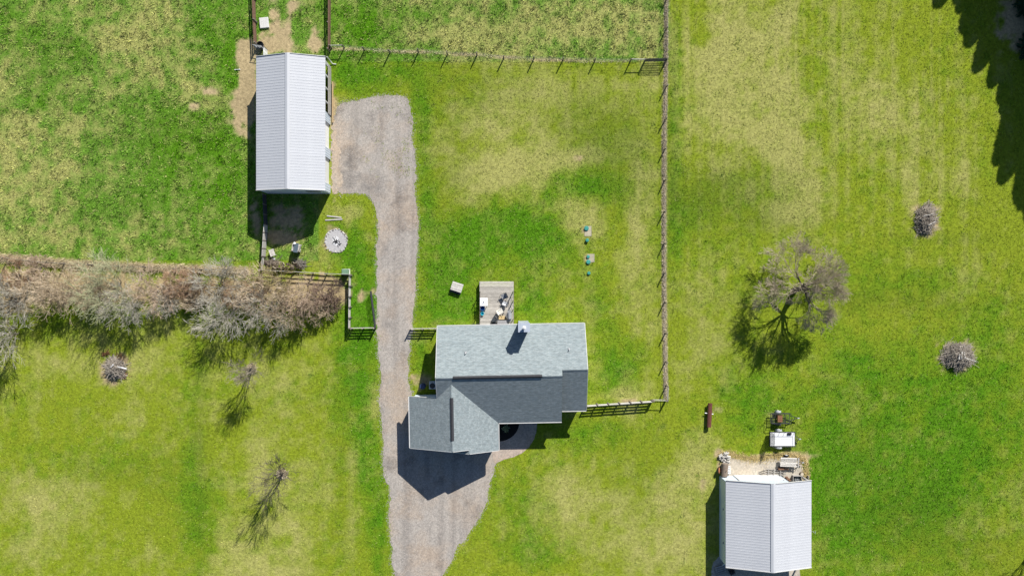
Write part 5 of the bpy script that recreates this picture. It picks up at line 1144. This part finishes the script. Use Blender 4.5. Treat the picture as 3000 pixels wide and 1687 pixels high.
    for k in range(6): a = k * math.pi / 3; m.tube((0, 0, .03), (.24 * math.cos(a), .24 * math.sin(a), .03), .014, .014, 5)
    m.build('spoke', M_GALV, t)
    for px, py, s, lb2 in ((2304, 1399, .2, 'rusty red scrap part beside the timber bin'), (2310, 1403, .16, 'small rusty bracket between the garage and the timber bin')):
        t = thing('scrap_metal', lb2, 'scrap', V(px, py)); MB().box((0, 0, s), (s, s * 1.6, s * 2), .4).build('block', M_RUST, t); MB().tube((-s, .1, s * .6), (s, -.1, s * 2.2), .04, .04, 8).build('shaft', M_RUST, t)
    t = thing('tree_stump', 'short pale stump lump at the edge of the gravel apron', 'stump', V(2347, 1387)); MB().lathe([(.24, 0), (.2, .1), (.18, .3), (.05, .31)], (0, 0, 0), 9).build('bark', M_LOGBARK, t); MB().lathe([(.17, .305), (.02, .318)], (0, 0, 0), 9).build('cut_face', M_LOGCUT, t)
    # brown beam bench on the lawn
    t = thing('log_trough', 'long brown ribbed metal trough on the lawn across a white pipe', 'trough', V(2076, 1214), math.radians(-3)); L = 2.6
    pr = [(-.25, .38), (-.2, .52), (-.07, .58), (.07, .58), (.2, .52), (.25, .38)]; k = len(pr); vs_ = [(x, y, z) for y in (-L / 2, L / 2) for x, z in pr]
    MB().add(vs_, [(i, i + 1, k + i + 1, k + i)[::-1] for i in range(k - 1)] + [tuple(range(k)), tuple(range(2 * k - 1, k - 1, -1)), (0, k, 2 * k - 1, k - 1)]).build('shell', M_BROWNMETAL, t)
    for x in (-.14, 0, .14): MB().box((x, 0, .585 if x == 0 else .553), (.025, L - .04, .025)).build('rib', M_BROWNMETAL, t)
    for y in (-1.0, 1.0): MB().box((0, y, .19), (.4, .08, .38)).build('leg', M_BROWNMETAL, t)
    MB().tube((-.5, .2, .33), (.42, .12, .33), .05, .05, 8).build('cross_pipe', M_WHITEPL, t)
    # junk south of the garage
    t = thing('pallet_stack', 'grey pallets stacked in the shade by the garage rear corner', 'pallets', V(2110, 1668), .3)
    for lv in range(2):
        for i in range(5): MB().box((0, -.44 + .22 * i, .13 + .15 * lv), (1.1, .14, .025)).build('slat', M_GREYWOOD, t)
        for x in (-.48, 0, .48): MB().box((x, 0, .065 + .15 * lv), (.08, 1.0, .1)).build('stringer', M_GREYWOOD, t)
    t = thing('push_mower', 'dark push mower parked in the shade behind the garage', 'mower', V(2143, 1672), .5); MB().lathe([(.3, .1), (.32, .2), (.2, .26), (.14, .42), (.05, .44)], (0, 0, 0), 14).build('deck', M_BLACK, t)
    for x in (-.24, .24):
        for y in (-.28, .28): MB().tube((x - .03, y, .1), (x + .03, y, .1), .1, .1, 10).build('wheel', M_TYRE, t)
    for x in (-.2, .2): MB().tube((x, -.25, .2), (x, -.95, .9), .015, .015, 6).build('handle', M_GREYMET, t)
    t = thing('ladder', 'white ladder section leaning at the shaded garage rear corner', 'ladder', V(2115, 1652), .35)
    for x in (0, .36): MB().tube((x, -.2, .05), (x, .35, .9), .025, .025, 6).build('rail', M_WHITEPL, t)
    for k in range(4): q = (k + .5) / 4; MB().tube((0, -.2 + .55 * q, .05 + .85 * q), (.36, -.2 + .55 * q, .05 + .85 * q), .018, .018, 6).build('rung', M_WHITEPL, t)
yard()
